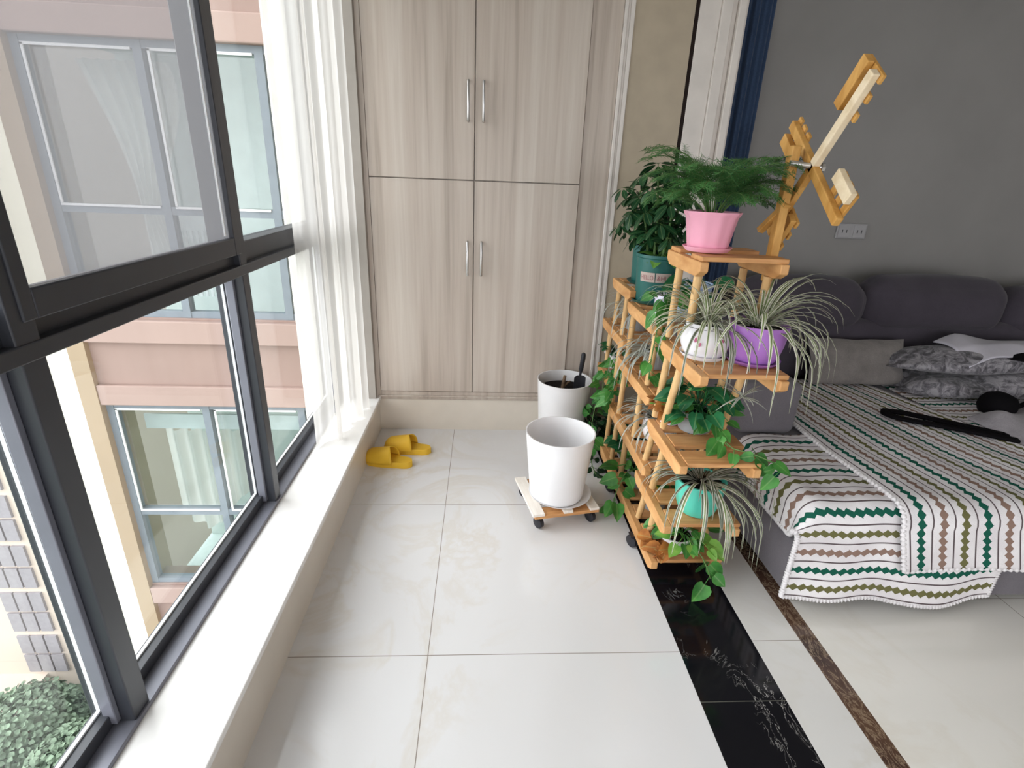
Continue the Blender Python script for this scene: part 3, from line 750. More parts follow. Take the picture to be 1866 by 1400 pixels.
def potted(name, label, c, rb, rt, h, mat, kind='taper', flute=0, famp=0.03, saucer=None, soil_at=0.86, lip=0.0, category='potted plant'):
    t = thing(name, label, category, c)
    z = c[2]
    if saucer:
        obj('saucer', MB().lathe([(rb * 0.9, 0.0), (rb * 1.12, 0.002), (rb * 1.3, 0.014), (rb * 1.32, 0.016), (rb * 1.28, 0.014), (rb * 1.1, 0.006), (0.02, 0.005)], (c[0], c[1], z + 0.0005), 40), saucer, t)
        z += 0.006
    mod = (lambda a, j, r: 1 + famp * (abs(math.sin(flute * a / 2)) - 0.5) * (1 if j > 1 else 0)) if flute else None
    pr = pot_profile(rb, rt, h, kind)
    if lip:
        pr = [(r * (1 + lip) if abs(zz - h) < 1e-6 and r >= rt - 1e-6 else r, zz) for r, zz in pr]
    obj('pot', MB().lathe(pr, (c[0], c[1], z + 0.0005), 48, mod), mat, t)
    rs = lerp(rb, rt, soil_at) * (1.12 if kind == 'ball' else 0.93)
    obj('soil', MB().lathe([(rs, h * soil_at), (rs * 0.5, h * soil_at + 0.006), (0.001, h * soil_at + 0.008)], (c[0], c[1], z), 24, None, False), M['soil'], t)
    t['top'] = z + h * soil_at
    return t
def strap_leaf(mb, base, az, L, rise, w, rnd, droop=1.0, npt=11):
    """arching leaf: leaves the crown at angle 'rise' and bends down under its weight"""
    p = Vector(base); el = rise; pts = [p.copy()]; ds = L / (npt - 1); a = az
    for i in range(npt - 1):
        d = Vector((math.cos(a) * math.cos(el), math.sin(a) * math.cos(el), math.sin(el)))
        p = p + d * ds; pts.append(p.copy())
        el = max(-1.5, el - droop * (0.10 + 0.26 * (i / npt)) * (L / 0.26))
        a += rnd.uniform(-0.05, 0.05)
    ws = [w * (0.65 + 0.35 * min(1, 4 * k / npt)) * (1 - (k / (npt - 1)) ** 3) + 0.0004 for k in range(npt)]
    mb.ribbon(pts, ws, (-math.sin(az), math.cos(az), 0))
def spider(t, n, Lr, mat, seed, w=0.0055, rise=(0.3, 1.4), az=(0, 2 * PI), droop=1.0, zoff=0.0):
    rnd = random.Random(seed); c = t.location; z = t['top'] + zoff; mb = MB()
    for i in range(n):
        a = rnd.uniform(*az); L = rnd.uniform(*Lr); r = rnd.uniform(0, 0.02)
        strap_leaf(mb, (c.x + r * math.cos(a), c.y + r * math.sin(a), z), a, L, rnd.uniform(*rise), w * rnd.uniform(0.75, 1.15), rnd, droop * rnd.uniform(0.8, 1.25))
    return obj('foliage', mb, mat, t, smooth=180)
def plantlet(t, start, end, seed, mat, L=0.09, n=12):
    """runner hanging from the crown with a small tufted plantlet at its end"""
    rnd = random.Random(seed); s, e = Vector(start), Vector(end)
    mid = (s + e) / 2 + Vector(((e.x - s.x) * 0.35, (e.y - s.y) * 0.35, 0.05))
    pts = [(s * (1 - q) ** 2 + mid * 2 * q * (1 - q) + e * q * q) for q in [k / 10 for k in range(11)]]
    obj('runner', MB().tube(pts, 0.0013, 6), M['spider'], t)
    mb = MB()
    for i in range(n): strap_leaf(mb, e, rnd.uniform(0, 6.28), L * rnd.uniform(0.5, 1.1), rnd.uniform(-0.9, 0.8), 0.0035, rnd, 1.5, 7)
    obj('plantlet', mb, mat, t, smooth=180)
def vine(t, pts, nleaf, size, mat, seed, shape='heart', stem=True, out=(0, -1, 0.3)):
    rnd = random.Random(seed); P = [Vector(p) for p in pts]
    def at(q):
        q = q * (len(P) - 1); i = min(int(q), len(P) - 2); return P[i].lerp(P[i + 1], q - i)
    if stem: obj('vine_stem', MB().tube([at(k / 14) for k in range(15)], 0.0022, 6), M['stem'], t)
    mb = MB()
    for k in range(nleaf):
        q = (k + rnd.uniform(0.1, 0.9)) / nleaf; b = at(q)
        a = rnd.uniform(0, 6.28)
        d = Vector((math.cos(a), math.sin(a) * 0.8 - 0.25, rnd.uniform(-0.9, 0.25)))
        nm = Vector(out) + Vector((rnd.uniform(-0.6, 0.6), rnd.uniform(-0.5, 0.5), rnd.uniform(-0.2, 0.8)))
        s = size * rnd.uniform(0.7, 1.2); st = d.normalized() * s * 0.45
        mb.tube([b, b + st], 0.0012, 5)
        mb.leaf(b + st, d + Vector((0, 0, -0.3)), nm, s, s * 0.82, shape, rnd.uniform(0, 0.3), rnd.uniform(-0.1, 0.25))
    return obj('foliage', mb, mat, t, smooth=180)
def bush(t, n, size, R, H, mat, seed, shape='heart', off=(0, 0, 0), flat=0.4):
    """leaves on short stalks from the crown"""
    rnd = random.Random(seed); c = Vector((t.location.x, t.location.y, t['top'])) + Vector(off); mb = MB()
    for i in range(n):
        a = rnd.uniform(0, 6.28); q = math.sqrt(rnd.uniform(0.02, 1)); hh = rnd.uniform(0.05, 1)
        e = c + Vector((math.cos(a) * R * q, math.sin(a) * R * q, H * hh * (1 - 0.5 * q)))
        m = (c + e) / 2 + Vector((0, 0, 0.3 * (e - c).length))
        mb.tube([c + Vector((rnd.uniform(-0.015, 0.015), rnd.uniform(-0.015, 0.015), -0.005)), m, e], 0.0014, 5)
        d = Vector((math.cos(a), math.sin(a), rnd.uniform(-0.8, 0.3))); nm = Vector((rnd.uniform(-0.5, 0.5), rnd.uniform(-0.9, 0.1), 1.0 - flat * rnd.random()))
        s = size * rnd.uniform(0.65, 1.2); mb.leaf(e, d, nm, s, s * 0.8, shape, rnd.uniform(0, 0.3), rnd.uniform(0, 0.2))
    return obj('foliage', mb, mat, t, smooth=180)

# asparagus fern in the pink pot, on the topmost shelf
pk = potted('potted_fern', 'feathery asparagus fern in a fluted pink pot, on the topmost shelf', (0.690, 1.635, 1.180), 0.056, 0.078, 0.112, M['pink'], 'taper', 10, 0.07, M['pink'], 0.85, 0.06)
rnd = random.Random(21); mb = MB(); stems = MB()
base = Vector((0.695, 1.64, 1.275))
def fern_frond(az, L, rise, spread=0.10, droop=0.9):
    L *= 0.90; rise -= 0.10; p = base + Vector((math.cos(az), math.sin(az), 0)) * 0.012; el = rise; n = 22; pts = [p.copy()]
    for i in range(n):
        d = Vector((math.cos(az) * math.cos(el), math.sin(az) * math.cos(el), math.sin(el)))
        p = p + d * (L / n); pts.append(p.copy()); el -= droop * 0.105 * (0.3 + 1.4 * i / n)
    stems.tube(pts, [0.0020 - 0.0014 * k / n for k in range(n + 1)], 5)
    sd0 = Vector((-math.sin(az), math.cos(az), 0))
    for i in range(6, n):
        for sgn in (-1, 1):
            q = (i - 6) / (n - 6); bl = spread * (1 - 0.75 * q) * rnd.uniform(0.7, 1.1)
            t = (pts[i + 1] - pts[i]).normalized()
            bd = (sd0 * sgn * 0.9 + t * 0.65 + Vector((0, 0, rnd.uniform(-0.35, 0.15)))).normalized()
            b = pts[i]; e = b + bd * bl
            stems.tube([b, e], 0.0006, 3, False)
            m = 11
            for k in range(1, m + 1):
                c = b.lerp(e, k / m)
                for s2 in (-1, 1):
                    nd = (t * s2 * 0.8 + bd * 0.6 + Vector((rnd.uniform(-.3, .3), rnd.uniform(-.3, .3), rnd.uniform(-.25, .25)))).normalized() * rnd.uniform(0.009, 0.016)
                    w = bd.cross(nd).normalized() * 0.0011
                    w2 = bd * 0.0012
                    mb.add([c - w2, c + w2, c + nd + w2 * 0.5, c + nd - w2 * 0.5], [(0, 1, 2, 3)], [(0.4, 0), (0.6, 0), (0.6, 1), (0.4, 1)])
for az, L, rise in ((2.9, 0.36, 1.40), (3.3, 0.30, 1.25), (2.3, 0.30, 1.42), (0.4, 0.36, 1.45), (0.0, 0.38, 1.38), (-0.5, 0.27, 1.25), (1.3, 0.30, 1.45), (4.1, 0.26, 1.25), (5.2, 0.26, 1.2), (3.7, 0.24, 1.35), (1.9, 0.33, 1.5), (0.9, 0.34, 1.48), (3.05, 0.27, 1.0), (-0.15, 0.30, 1.2), (2.7, 0.22, 1.0), (0.2, 0.23, 1.05), (3.4, 0.36, 1.48), (2.6, 0.38, 1.5), (4.4, 0.30, 1.4), (4.9, 0.30, 1.42), (5.5, 0.30, 1.4), (5.9, 0.33, 1.42), (3.8, 0.31, 1.4), (0.25, 0.33, 1.35), (2.95, 0.31, 1.3), (4.7, 0.22, 1.15), (5.6, 0.24, 1.15), (3.6, 0.24, 1.1)):
    fern_frond(az + rnd.uniform(-.1, .1), L, rise)
obj('fronds', mb, M['fern'], pk, smooth=0)
obj('stems', stems, M['stem'], pk, smooth=180)

# umbrella tree in the lettered green pot
def green_pot(label, c, rb, rt, h):
    t = potted('potted_tree', label, c, rb, rt, h, M['pot_green'], 'taper', 0, 0, M['pot_green'], 0.88)
    return t
gp = green_pot('dark-leaved umbrella tree in the large dark green pot with a lettered band', (0.728, 2.185, 0.8997), 0.076, 0.092, 0.195)
def wrap(c, rb, rt, h, z0, ang, lx, lz, extra):
    r = lerp(rb, rt, (z0 + lz) / h) + extra
    a = ang + lx / r
    return (c[0] + r * math.cos(a), c[1] + r * math.sin(a), c[2] + 0.006 + z0 + lz)
GC = (0.728, 2.185, 0.8997)
for (a0, wd, txt) in ((-2.70, 0.064, 'HELLO'), (-1.92, 0.064, '&HUI')):
    mbb = MB(); mbb.grid(lambda u, v: wrap(GC, 0.076, 0.092, 0.195, 0.090, a0, u * wd, v * 0.038, 0.0022), 14, 2)
    lb = obj('label', mbb, M['label'], gp, smooth=180)
    cu = bpy.data.curves.new('txt', 'FONT'); cu.body = txt; cu.size = 0.026
    to = bpy.data.objects.new('txt', cu); COL.objects.link(to)
    bpy.context.view_layer.update()
    me = bpy.data.meshes.new_from_object(to.evaluated_get(bpy.context.evaluated_depsgraph_get()))
    xs = [v.co.x for v in me.vertices]; sx = (wd - 0.010) / (max(xs) - min(xs))
    tb = MB(); tb.add([wrap(GC, 0.076, 0.092, 0.195, 0.099, a0, 0.005 + (v.co.x - min(xs)) * sx, v.co.y, 0.0030) for v in me.vertices], [tuple(p.vertices) for p in me.polygons])
    obj('lettering', tb, M['ink'], lb, smooth=0)
    bpy.data.objects.remove(to); bpy.data.curves.remove(cu); bpy.data.meshes.remove(me)
rnd = random.Random(5); fm = MB(); sm = MB()
def umbrella_spray(p, outv, size, nl):
    up = Vector((outv.x * 0.5, outv.y * 0.5, 0.9)).normalized(); ax = up.cross(Vector((1, 0.2, 0))).normalized(); ay = up.cross(ax)
    off = rnd.uniform(0, 6.28)
    for k in range(nl):
        a = off + 2 * PI * k / nl; d = (ax * math.cos(a) + ay * math.sin(a)) - up * rnd.uniform(0.15, 0.6)
        fm.leaf(p + d.normalized() * 0.012, d, up + d * 0.3, size * rnd.uniform(0.85, 1.15), size * 0.44, 'oval', 0.18, 0.06)
for (sx, sy, sh, nspr) in ((-0.02, 0.0, 0.36, 12), (0.03, 0.02, 0.33, 10), (0.0, -0.03, 0.24, 9), (-0.035, 0.03, 0.27, 9)):
    b = Vector((GC[0] + sx, GC[1] + sy, GC[2] + 0.17)); tip = b + Vector((sx * 1.6, sy * 1.6, sh))
    sm.tube([b, b.lerp(tip, 0.5) + Vector((0.006, -0.004, 0)), tip], [0.006, 0.005, 0.003], 8)
    for k in range(nspr):
        q = 0.18 + 0.82 * k / (nspr - 1); a = k * 2.4 + rnd.uniform(-0.3, 0.3); o = b.lerp(tip, q)
        outv = Vector((math.cos(a), math.sin(a), rnd.uniform(0.15, 0.6))); L = rnd.uniform(0.05, 0.10) * (1.1 - 0.5 * q)
        e = o + outv * L; sm.tube([o, e], 0.0013, 5); umbrella_spray(e, outv, rnd.uniform(0.058, 0.074), rnd.choice((6, 7, 7)))
obj('foliage', fm, M['umbrella'], gp, smooth=180)
obj('trunks', sm, M['stem'], gp)
bush(gp, 14, 0.075, 0.075, 0.06, M['pothos_light'], 77, 'heart')
g2 = green_pot('umbrella tree in the smaller plain green pot at the far end of the stand', (0.742, 2.345, 0.9477), 0.070, 0.084, 0.165)
fm = MB(); sm = MB(); G2 = Vector((0.742, 2.345, 0.9477))
for (sx, sy, sh, nspr) in ((-0.045, 0.0, 0.27, 14), (0.02, 0.02, 0.30, 12), (-0.02, 0.02, 0.20, 10)):
    b = G2 + Vector((sx, sy, 0.145)); tip = b + Vector((sx * 1.6, sy * 1.6, sh))
    sm.tube([b, tip], [0.005, 0.003], 8)
    for k in range(nspr):
        q = 0.1 + 0.9 * k / (nspr - 1); a = k * 2.4; o = b.lerp(tip, q)
        outv = Vector((math.cos(a), math.sin(a), rnd.uniform(0.0, 0.5))); L = rnd.uniform(0.05, 0.10) * (1.15 - 0.5 * q)
        e = o + outv * L; sm.tube([o, e], 0.0013, 5); umbrella_spray(e, outv, rnd.uniform(0.045, 0.06), 7)
obj('foliage', fm, M['umbrella'], g2, smooth=180); obj('trunks', sm, M['stem'], g2)

# white mug-like pot and pale blue pot beside it
t = potted('potted_pothos', 'small white cylindrical pot with a pothos trailing down, below the topmost shelf', (0.672, 1.875, 0.8997), 0.040, 0.044, 0.095, M['pot_lav'], 'taper')
vine(t, [(0.672, 1.86, 1.0), (0.655, 1.80, 0.99), (0.62, 1.775, 0.90), (0.612, 1.77, 0.80), (0.612, 1.77, 0.70)], 15, 0.062, M['pothos'], 31)
bush(t, 9, 0.055, 0.06, 0.05, M['pothos'], 32)
t = potted('potted_lily', 'broad green leaves in a pale blue pot, half hidden behind the stand posts', (0.805, 1.965, 0.8997), 0.058, 0.070, 0.125, M['pot_blue'], 'taper')
bush(t, 14, 0.075, 0.085, 0.03, M['pothos_deep'], 33, 'oval')

# spider plants in white and lilac pots on the second shelf
t = potted('potted_spider_plant', 'variegated spider plant in a round white pot with a red motif', (0.695, 1.545, 0.868), 0.055, 0.062, 0.105, M['pot_white'], 'ball', 0, 0, M['pot_white'], 0.9)
spider(t, 105, (0.13, 0.28), M['spider'], 41, 0.0048, (0.1, 1.35), droop=1.1)
spider(t, 12, (0.24, 0.34), M['spider_dark'], 42, 0.0042, (0.2, 0.7), (3.6, 5.6), 1.4)
mo = MB()
for (a, zz, s) in ((-2.35, 0.062, 0.012), (-2.2, 0.05, 0.010), (-1.35, 0.065, 0.010), (-2.28, 0.075, 0.008)):
    r = 0.0805 - abs(zz - 0.055) * 0.1
    cx_, cy_ = t.location.x + r * math.cos(a), t.location.y + r * math.sin(a)
    mo.leaf((cx_, cy_, t.location.z + zz), (-math.sin(a) * 0.4, math.cos(a) * 0.4, 0.9), (math.cos(a), math.sin(a), 0), s * 1.6, s, 'oval', 0, 0)
obj('motif', mo, M['motif'], t)
t = potted('potted_spider_plant', 'large spider plant spilling from a fluted lilac pot', (0.832, 1.500, 0.868), 0.062, 0.085, 0.118, M['purple'], 'barrel', 9, 0.05, M['purple'], 0.88)
spider(t, 66, (0.17, 0.31), M['spider'], 43, 0.0056, (0.25, 1.45), droop=1.0)
spider(t, 14, (0.26, 0.36), M['spider'], 44, 0.0050, (0.1, 0.7), (-1.9, 0.5), 1.45)
plantlet(t, (0.80, 1.47, 0.985), (0.765, 1.385, 0.800), 45, M['spider_grey'], 0.10, 14)

# turquoise pot on the fourth shelf
t = potted('potted_spider_plant', 'spider plant with long drooping leaves in a turquoise pot near the bottom', (0.765, 1.535, 0.3025), 0.056, 0.083, 0.128, M['turquoise'], 'barrel', 10, 0.05, None, 0.9)
spider(t, 52, (0.16, 0.30), M['spider_dark'], 46, 0.0052, (0.1, 0.9), droop=1.35)
spider(t, 16, (0.28, 0.42), M['spider'], 47, 0.0050, (0.1, 0.6), (-2.3, 0.3), 1.2)

# grey pot spider plant on the far mid shelf
t = potted('potted_spider_plant', 'greyish spider plant in a grey pot on the shelf under the green pots', (0.735, 2.40, 0.7207), 0.05, 0.062, 0.10, M['pot_grey'], 'taper')
spider(t, 60, (0.14, 0.27), M['spider_grey'], 48, 0.0045, (0.1, 1.3), droop=1.25)
# white pot spider plant lower, far half
t = potted('potted_spider_plant', 'wispy spider plant in a white pot on the low middle shelf', (0.742, 1.94, 0.3697), 0.046, 0.060, 0.105, M['pot_white'], 'ball')
spider(t, 50, (0.16, 0.30), M['spider_grey'], 49, 0.0042, (0.1, 1.3), (1.6, 5.4), 1.2)
t = potted('potted_spider_plant', 'thin-leaved spider plant in a dark pot on the mid shelf, behind the pothos', (0.745, 2.10, 0.6347), 0.045, 0.058, 0.085, M['pot_grey'], 'taper')
spider(t, 40, (0.16, 0.32), M['spider_grey'], 50, 0.0040, (0.1, 1.2), (2.4, 5.2), 1.3)

# small white pot with ivy at the far end
t = potted('potted_succulent', 'rosette of dark leaves in a small white pot at the far corner of the stand', (0.688, 2.56, 0.4727), 0.04, 0.052, 0.085, M['pot_white'], 'taper')
bush(t, 18, 0.055, 0.05, 0.07, M['pothos_deep'], 51, 'oval')
t = potted('potted_ivy', 'bright ivy trailing from a hidden pot at the far corner of the stand', (0.765, 2.42, 0.4727), 0.045, 0.055, 0.075, M['pot_grey'], 'taper')
vine(t, [(0.73, 2.40, 0.57), (0.66, 2.36, 0.58), (0.61, 2.34, 0.48), (0.60, 2.33, 0.36)], 26, 0.056, M['ivy'], 52, 'ivy')
vine(t, [(0.74, 2.38, 0.57), (0.67, 2.32, 0.56), (0.63, 2.28, 0.50), (0.62, 2.27, 0.40)], 22, 0.056, M['ivy'], 53, 'ivy')
vine(t, [(0.73, 2.44, 0.56), (0.66, 2.46, 0.55), (0.62, 2.46, 0.44), (0.615, 2.45, 0.30)], 15, 0.056, M['ivy'], 54, 'ivy')

# pothos on the third shelf
t = potted('potted_pothos', 'large-leaved pothos spreading over the third shelf and its front board', (0.765, 1.665, 0.5577), 0.055, 0.066, 0.075, M['pot_grey'], 'taper')
bush(t, 38, 0.066, 0.115, 0.17, M['pothos_deep'], 55, 'heart')
bush(t, 14, 0.060, 0.10, 0.15, M['pothos'], 56, 'heart', (0.02, -0.03, 0))
vine(t, [(0.78, 1.61, 0.655), (0.79, 1.53, 0.62), (0.80, 1.46, 0.59), (0.86, 1.42, 0.59), (0.92, 1.40, 0.57), (0.95, 1.39, 0.54)], 14, 0.058, M['pothos'], 57, 'heart')
# dried plant on the third shelf corner
t = potted('potted_dried_plant', 'withered brown plant in a lavender-white pot at the window-side corner of the third shelf', (0.692, 1.715, 0.5577), 0.034, 0.042, 0.05, M['pot_lav'], 'taper')
bush(t, 44, 0.045, 0.055, 0.08, M['dried'], 58, 'long', (-0.005, 0, 0))
bush(t, 6, 0.05, 0.05, 0.10, M['pothos_light'], 59, 'heart')

# plants on the base
t = potted('potted_pothos', 'light green pothos in a small white bowl at the near end of the base board', (0.735, 1.585, 0.1027), 0.045, 0.062, 0.065, M['pot_white'], 'taper')
bush(t, 22, 0.058, 0.10, 0.085, M['pothos'], 60, 'heart', (0.02, 0, 0))
bush(t, 7, 0.068, 0.09, 0.05, M['pothos_light'], 61, 'heart', (0.03, -0.03, 0))
vine(t, [(0.76, 1.55, 0.18), (0.79, 1.47, 0.15), (0.81, 1.45, 0.11), (0.82, 1.44, 0.08)], 5, 0.066, M['pothos'], 62, 'heart', True)
dm = MB(); rnd = random.Random(63)
for k in range(14):
    a = rnd.uniform(0, 6.28); p = Vector((0.662 + rnd.uniform(-0.03, 0.03), 1.53 + rnd.uniform(-0.03, 0.04), 0.125 + rnd.uniform(0, 0.04)))
    dm.leaf(p, (math.cos(a), math.sin(a) - 0.3, rnd.uniform(-0.6, 0.2)), (rnd.uniform(-0.6, 0.3), -0.5, 0.7), 0.06, 0.05, 'oval', 0.35, 0.3)
obj('dried_leaves', dm, M['dried'], t, smooth=180)
t = potted('potted_pothos', 'green pothos hanging over the base rail halfway along the stand', (0.72, 2.02, 0.1027), 0.05, 0.062, 0.085, M['pot_grey'], 'taper')
bush(t, 16, 0.072, 0.10, 0.10, M['pothos'], 64, 'heart', (-0.03, -0.02, 0))
vine(t, [(0.69, 1.99, 0.20), (0.63, 1.95, 0.20), (0.595, 1.93, 0.12), (0.585, 1.92, 0.05)], 9, 0.066, M['pothos'], 65, 'heart')
t = potted('potted_yellowing_plant', 'small plant with one yellow leaf between the low shelves', (0.735, 1.845, 0.1027), 0.045, 0.055, 0.085, M['pot_grey'], 'taper')
bush(t, 22, 0.035, 0.06, 0.16, M['ivy'], 66, 'oval')
ym = MB()
ym.leaf((0.665, 1.78, 0.30), (0.02, -0.02, -1), (-0.4, -0.8, 0.2), 0.085, 0.04, 'oval', 0.2, 0.2); ym.leaf((0.72, 1.80, 0.25), (0.3, -0.2, -1), (-0.4, -0.8, 0.2), 0.07, 0.03, 'oval', 0.2, 0.2)
obj('yellow_leaf', ym, M['yellow_leaf'], t, smooth=180)
t = potted('potted_herb', 'leafy green plant in a blue-grey pot at the far end of the base', (0.735, 2.27, 0.1027), 0.05, 0.06, 0.10, M['pot_grey'], 'taper')
bush(t, 18, 0.065, 0.09, 0.10, M['pothos_deep'], 67, 'heart', (-0.02, -0.03, 0))
t = potted('potted_creeper', 'dark creeping plant in a grey pot on the floor beyond the far castors', (0.585, 2.545, 0.0), 0.05, 0.058, 0.11, M['pot_grey'], 'taper')
bush(t, 40, 0.055, 0.09, 0.26, M['dark_leaf'], 68, 'oval', (0.01, 0, 0))
vine(t, [(0.59, 2.50, 0.12), (0.585, 2.45, 0.20), (0.575, 2.40, 0.10), (0.57, 2.32, 0.03), (0.575, 2.24, 0.02)], 20, 0.045, M['dark_leaf'], 69, 'oval')
vine(t, [(0.60, 2.48, 0.30), (0.58, 2.44, 0.24), (0.57, 2.41, 0.12), (0.575, 2.39, 0.06)], 14, 0.055, M['ivy'], 70, 'long')

# ------------------------------------------------------------------ sofa
def soft_box(x0, x1, y0, y1, z0, z1, r=0.05, seg=5, puff=0.0):
    """box with rounded edges, slightly puffed faces"""
    mb = MB(); n = 10
    cx, cy, cz = (x0 + x1) / 2, (y0 + y1) / 2, (z0 + z1) / 2; hx, hy, hz = (x1 - x0) / 2, (y1 - y0) / 2, (z1 - z0) / 2
    r = min(r, hx * 0.98, hy * 0.98, hz * 0.98)
    def coords(h):
        inner = h - r; out = []
        for k in range(seg): out.append(-h + r * (k / seg))
        m = 12
        out += [-inner + 2 * inner * k / m for k in range(m + 1)]
        for k in range(1, seg + 1): out.append(inner + r * k / seg)
        return out
    def proj(p):
        q = [max(-(h - r), min(h - r, c)) for c, h in zip(p, (hx, hy, hz))]
        d = Vector(p) - Vector(q); L = d.length
        w = Vector(q) + (d / L * r if L > 1e-9 else d)
        if puff:
            fx, fy, fz = 1 - (p[0] / hx) ** 2, 1 - (p[1] / hy) ** 2, 1 - (p[2] / hz) ** 2
            w = w + Vector((math.copysign(puff * fy * fz, p[0]) if abs(p[0]) > hx - 1e-6 else 0, math.copysign(puff * fx * fz, p[1]) if abs(p[1]) > hy - 1e-6 else 0, math.copysign(puff * fx * fy, p[2]) if abs(p[2]) > hz - 1e-6 else 0))
        return (w.x + cx, w.y + cy, w.z + cz)
    X, Y, Z = coords(hx), coords(hy), coords(hz)
    idx = {}
    def vid(p):
        k = tuple(round(c, 6) for c in p)
        if k not in idx: idx[k] = len(mb.v); mb.v.append(Vector(proj(p)))
        return idx[k]
    def face(A, B, f, flip):
        for i in range(len(A) - 1):
            for j in range(len(B) - 1):
                q = [vid(f(A[i], B[j])), vid(f(A[i + 1], B[j])), vid(f(A[i + 1], B[j + 1])), vid(f(A[i], B[j + 1]))]
                mb.f.append(tuple(reversed(q)) if flip else tuple(q))
    face(X, Y, lambda a, b: (a, b, hz), False); face(X, Y, lambda a, b: (a, b, -hz), True)
    face(X, Z, lambda a, b: (a, -hy, b), False); face(X, Z, lambda a, b: (a, hy, b), True)
    face(Y, Z, lambda a, b: (hx, a, b), False); face(Y, Z, lambda a, b: (-hx, a, b), True)
    return mb
ZS = 0.42; YF = 1.375
sofa = thing('sofa', 'low dark grey fabric sofa with wide seat, block armrest and rounded headrests', 'sofa', (2.2, 2.1, 0))
obj('base', soft_box(1.075, 3.9, YF + 0.012, 2.80, 0.035, 0.25, 0.025), M['sofa'], sofa, smooth=180)
obj('seat', soft_box(1.062, 3.9, YF, 2.62, 0.252, ZS, 0.06), M['sofa'], sofa, smooth=180)
obj('armrest', soft_box(1.055, 1.305, 1.90, 2.75, 0.415, 0.645, 0.035, puff=0.006), M['sofa'], sofa, smooth=180)
obj('backrest', soft_box(1.306, 3.9, 2.60, 2.90, 0.40, 0.74, 0.05), M['sofa_dark'], sofa, smooth=180)
for (x0, x1, z1) in ((1.36, 2.02, 0.935), (2.03, 2.80, 0.955), (2.81, 3.7, 0.915)):
    obj('headrest', soft_box(x0, x1, 2.585, 2.84, 0.66, z1, 0.11, 6, 0.02), M['sofa_dark'], sofa, smooth=180)
for x in (1.2, 2.4, 3.7):
    obj('foot', MB().box(x, x + 0.05, 1.55, 1.60, 0.0, 0.036), M['black_plastic'], sofa)

# crochet throws
def cloth_profile(s, yback, R, front, top):
    """s measured from the back edge: runs along the seat, over the front edge, then straight down"""
    flat = yback - (front + R); arc = R * PI / 2
    if s <= flat: return (yback - s, top, 0.0)
    if s <= flat + arc:
        a = (s - flat) / R; return (front + R - R * math.sin(a), top - R + R * math.cos(a), (s - flat) / arc)
    return (front, top - R - (s - flat - arc), 1.0)
def lace_edge(parent, pts, r=0.006):
    fine = []
    for a, b in zip(pts[:-1], pts[1:]):
        for k in range(4): fine.append(a.lerp(b, k / 4))
    fine.append(pts[-1]); n = len(fine)
    rs = [r * (0.45 + 0.95 * abs(math.sin(k * 0.62)) + 0.2 * math.sin(k * 2.3)) for k in range(n)]
    obj('lace_edge', MB().tube(fine, rs, 8), M['lace'], parent, smooth=180)
top1 = ZS + 0.004; R1 = 0.066
tl = thing('crochet_throw', 'white crochet throw with green and olive zigzag rows hanging down the sofa front', 'throw', (1.35, 1.6, ZS))
yb1 = 1.885; flat1 = yb1 - (YF - 0.006 + R1); tot1 = flat1 + R1 * PI / 2 + 0.30
def fn1(u, v):
    s = v * tot1
    y, z, hang = cloth_profile(s, yb1, R1, YF - 0.006, top1)
    X0, X1 = 1.02, 1.79
    fr = max(0.0, (s - flat1 + 0.01) / 0.17); fr = min(1, fr); fr = fr * fr * (3 - 2 * fr)
    wl = 0.125 * (1 - fr); L = (X1 - 1.062) + wl
    d = u * (L + 0.022 * fr) - wl - 0.022 * fr
    if d < 0.055 and fr < 1:
        if d > 0: dx = d
        Rr = 0.058; e = 0.058 - d
        if e > 0:
            a = min(e / Rr, PI / 2); x = 1.058 + Rr - Rr * math.sin(a); zz = z - (Rr - Rr * math.cos(a)) * (1 - fr)
            ext = e - a * Rr
            x = lerp(x - 0.002, 1.062 + d, fr) if True else x
            zz -= max(0, ext) * (1 - fr)
            z = zz
        else: x = 1.062 + d
    else: x = 1.062 + d
    if hang > 0:
        k = max(0, (s - flat1 - R1 * PI / 2)) / 0.30
        y -= hang * 0.004 + k * (0.010 + 0.008 * math.sin(9 * x + 1) + 0.006 * math.sin(17 * x))
        z += k * 0.012 * math.sin(6.5 * x + 0.5) + k * 0.01 * math.sin(15 * x)
    z += 0.0025 * math.sin(30 * x + 9 * y)
    return (x, y, z)
m1 = MB(); m1.grid(fn1, 80, 90, lambda u, v: (u * 0.75, (1 - v) * tot1 - 0.012))
o = obj('cloth', m1, M['throw'], tl, smooth=180); o.modifiers.new('thick', 'SOLIDIFY').thickness = 0.004
lace_edge(tl, [Vector(fn1(k / 80, 1.0)) for k in range(81)])
lace_edge(tl, [Vector(fn1(0.0, 0.30 + 0.7 * k / 70)) for k in range(71)], 0.007)
lace_edge(tl, [Vector(fn1(1.0, 0.72 + 0.28 * k / 30)) for k in range(31)], 0.006)
top2 = ZS + 0.014; R2 = 0.075
t2 = thing('crochet_throw', 'white crochet throw with zigzag rows running from the backrest to the seat front', 'throw', (1.8, 2.0, ZS))
yb2 = 2.52; flat2 = yb2 - (YF - 0.034 + R2); tot2 = flat2 + R2 * PI / 2 + 0.155
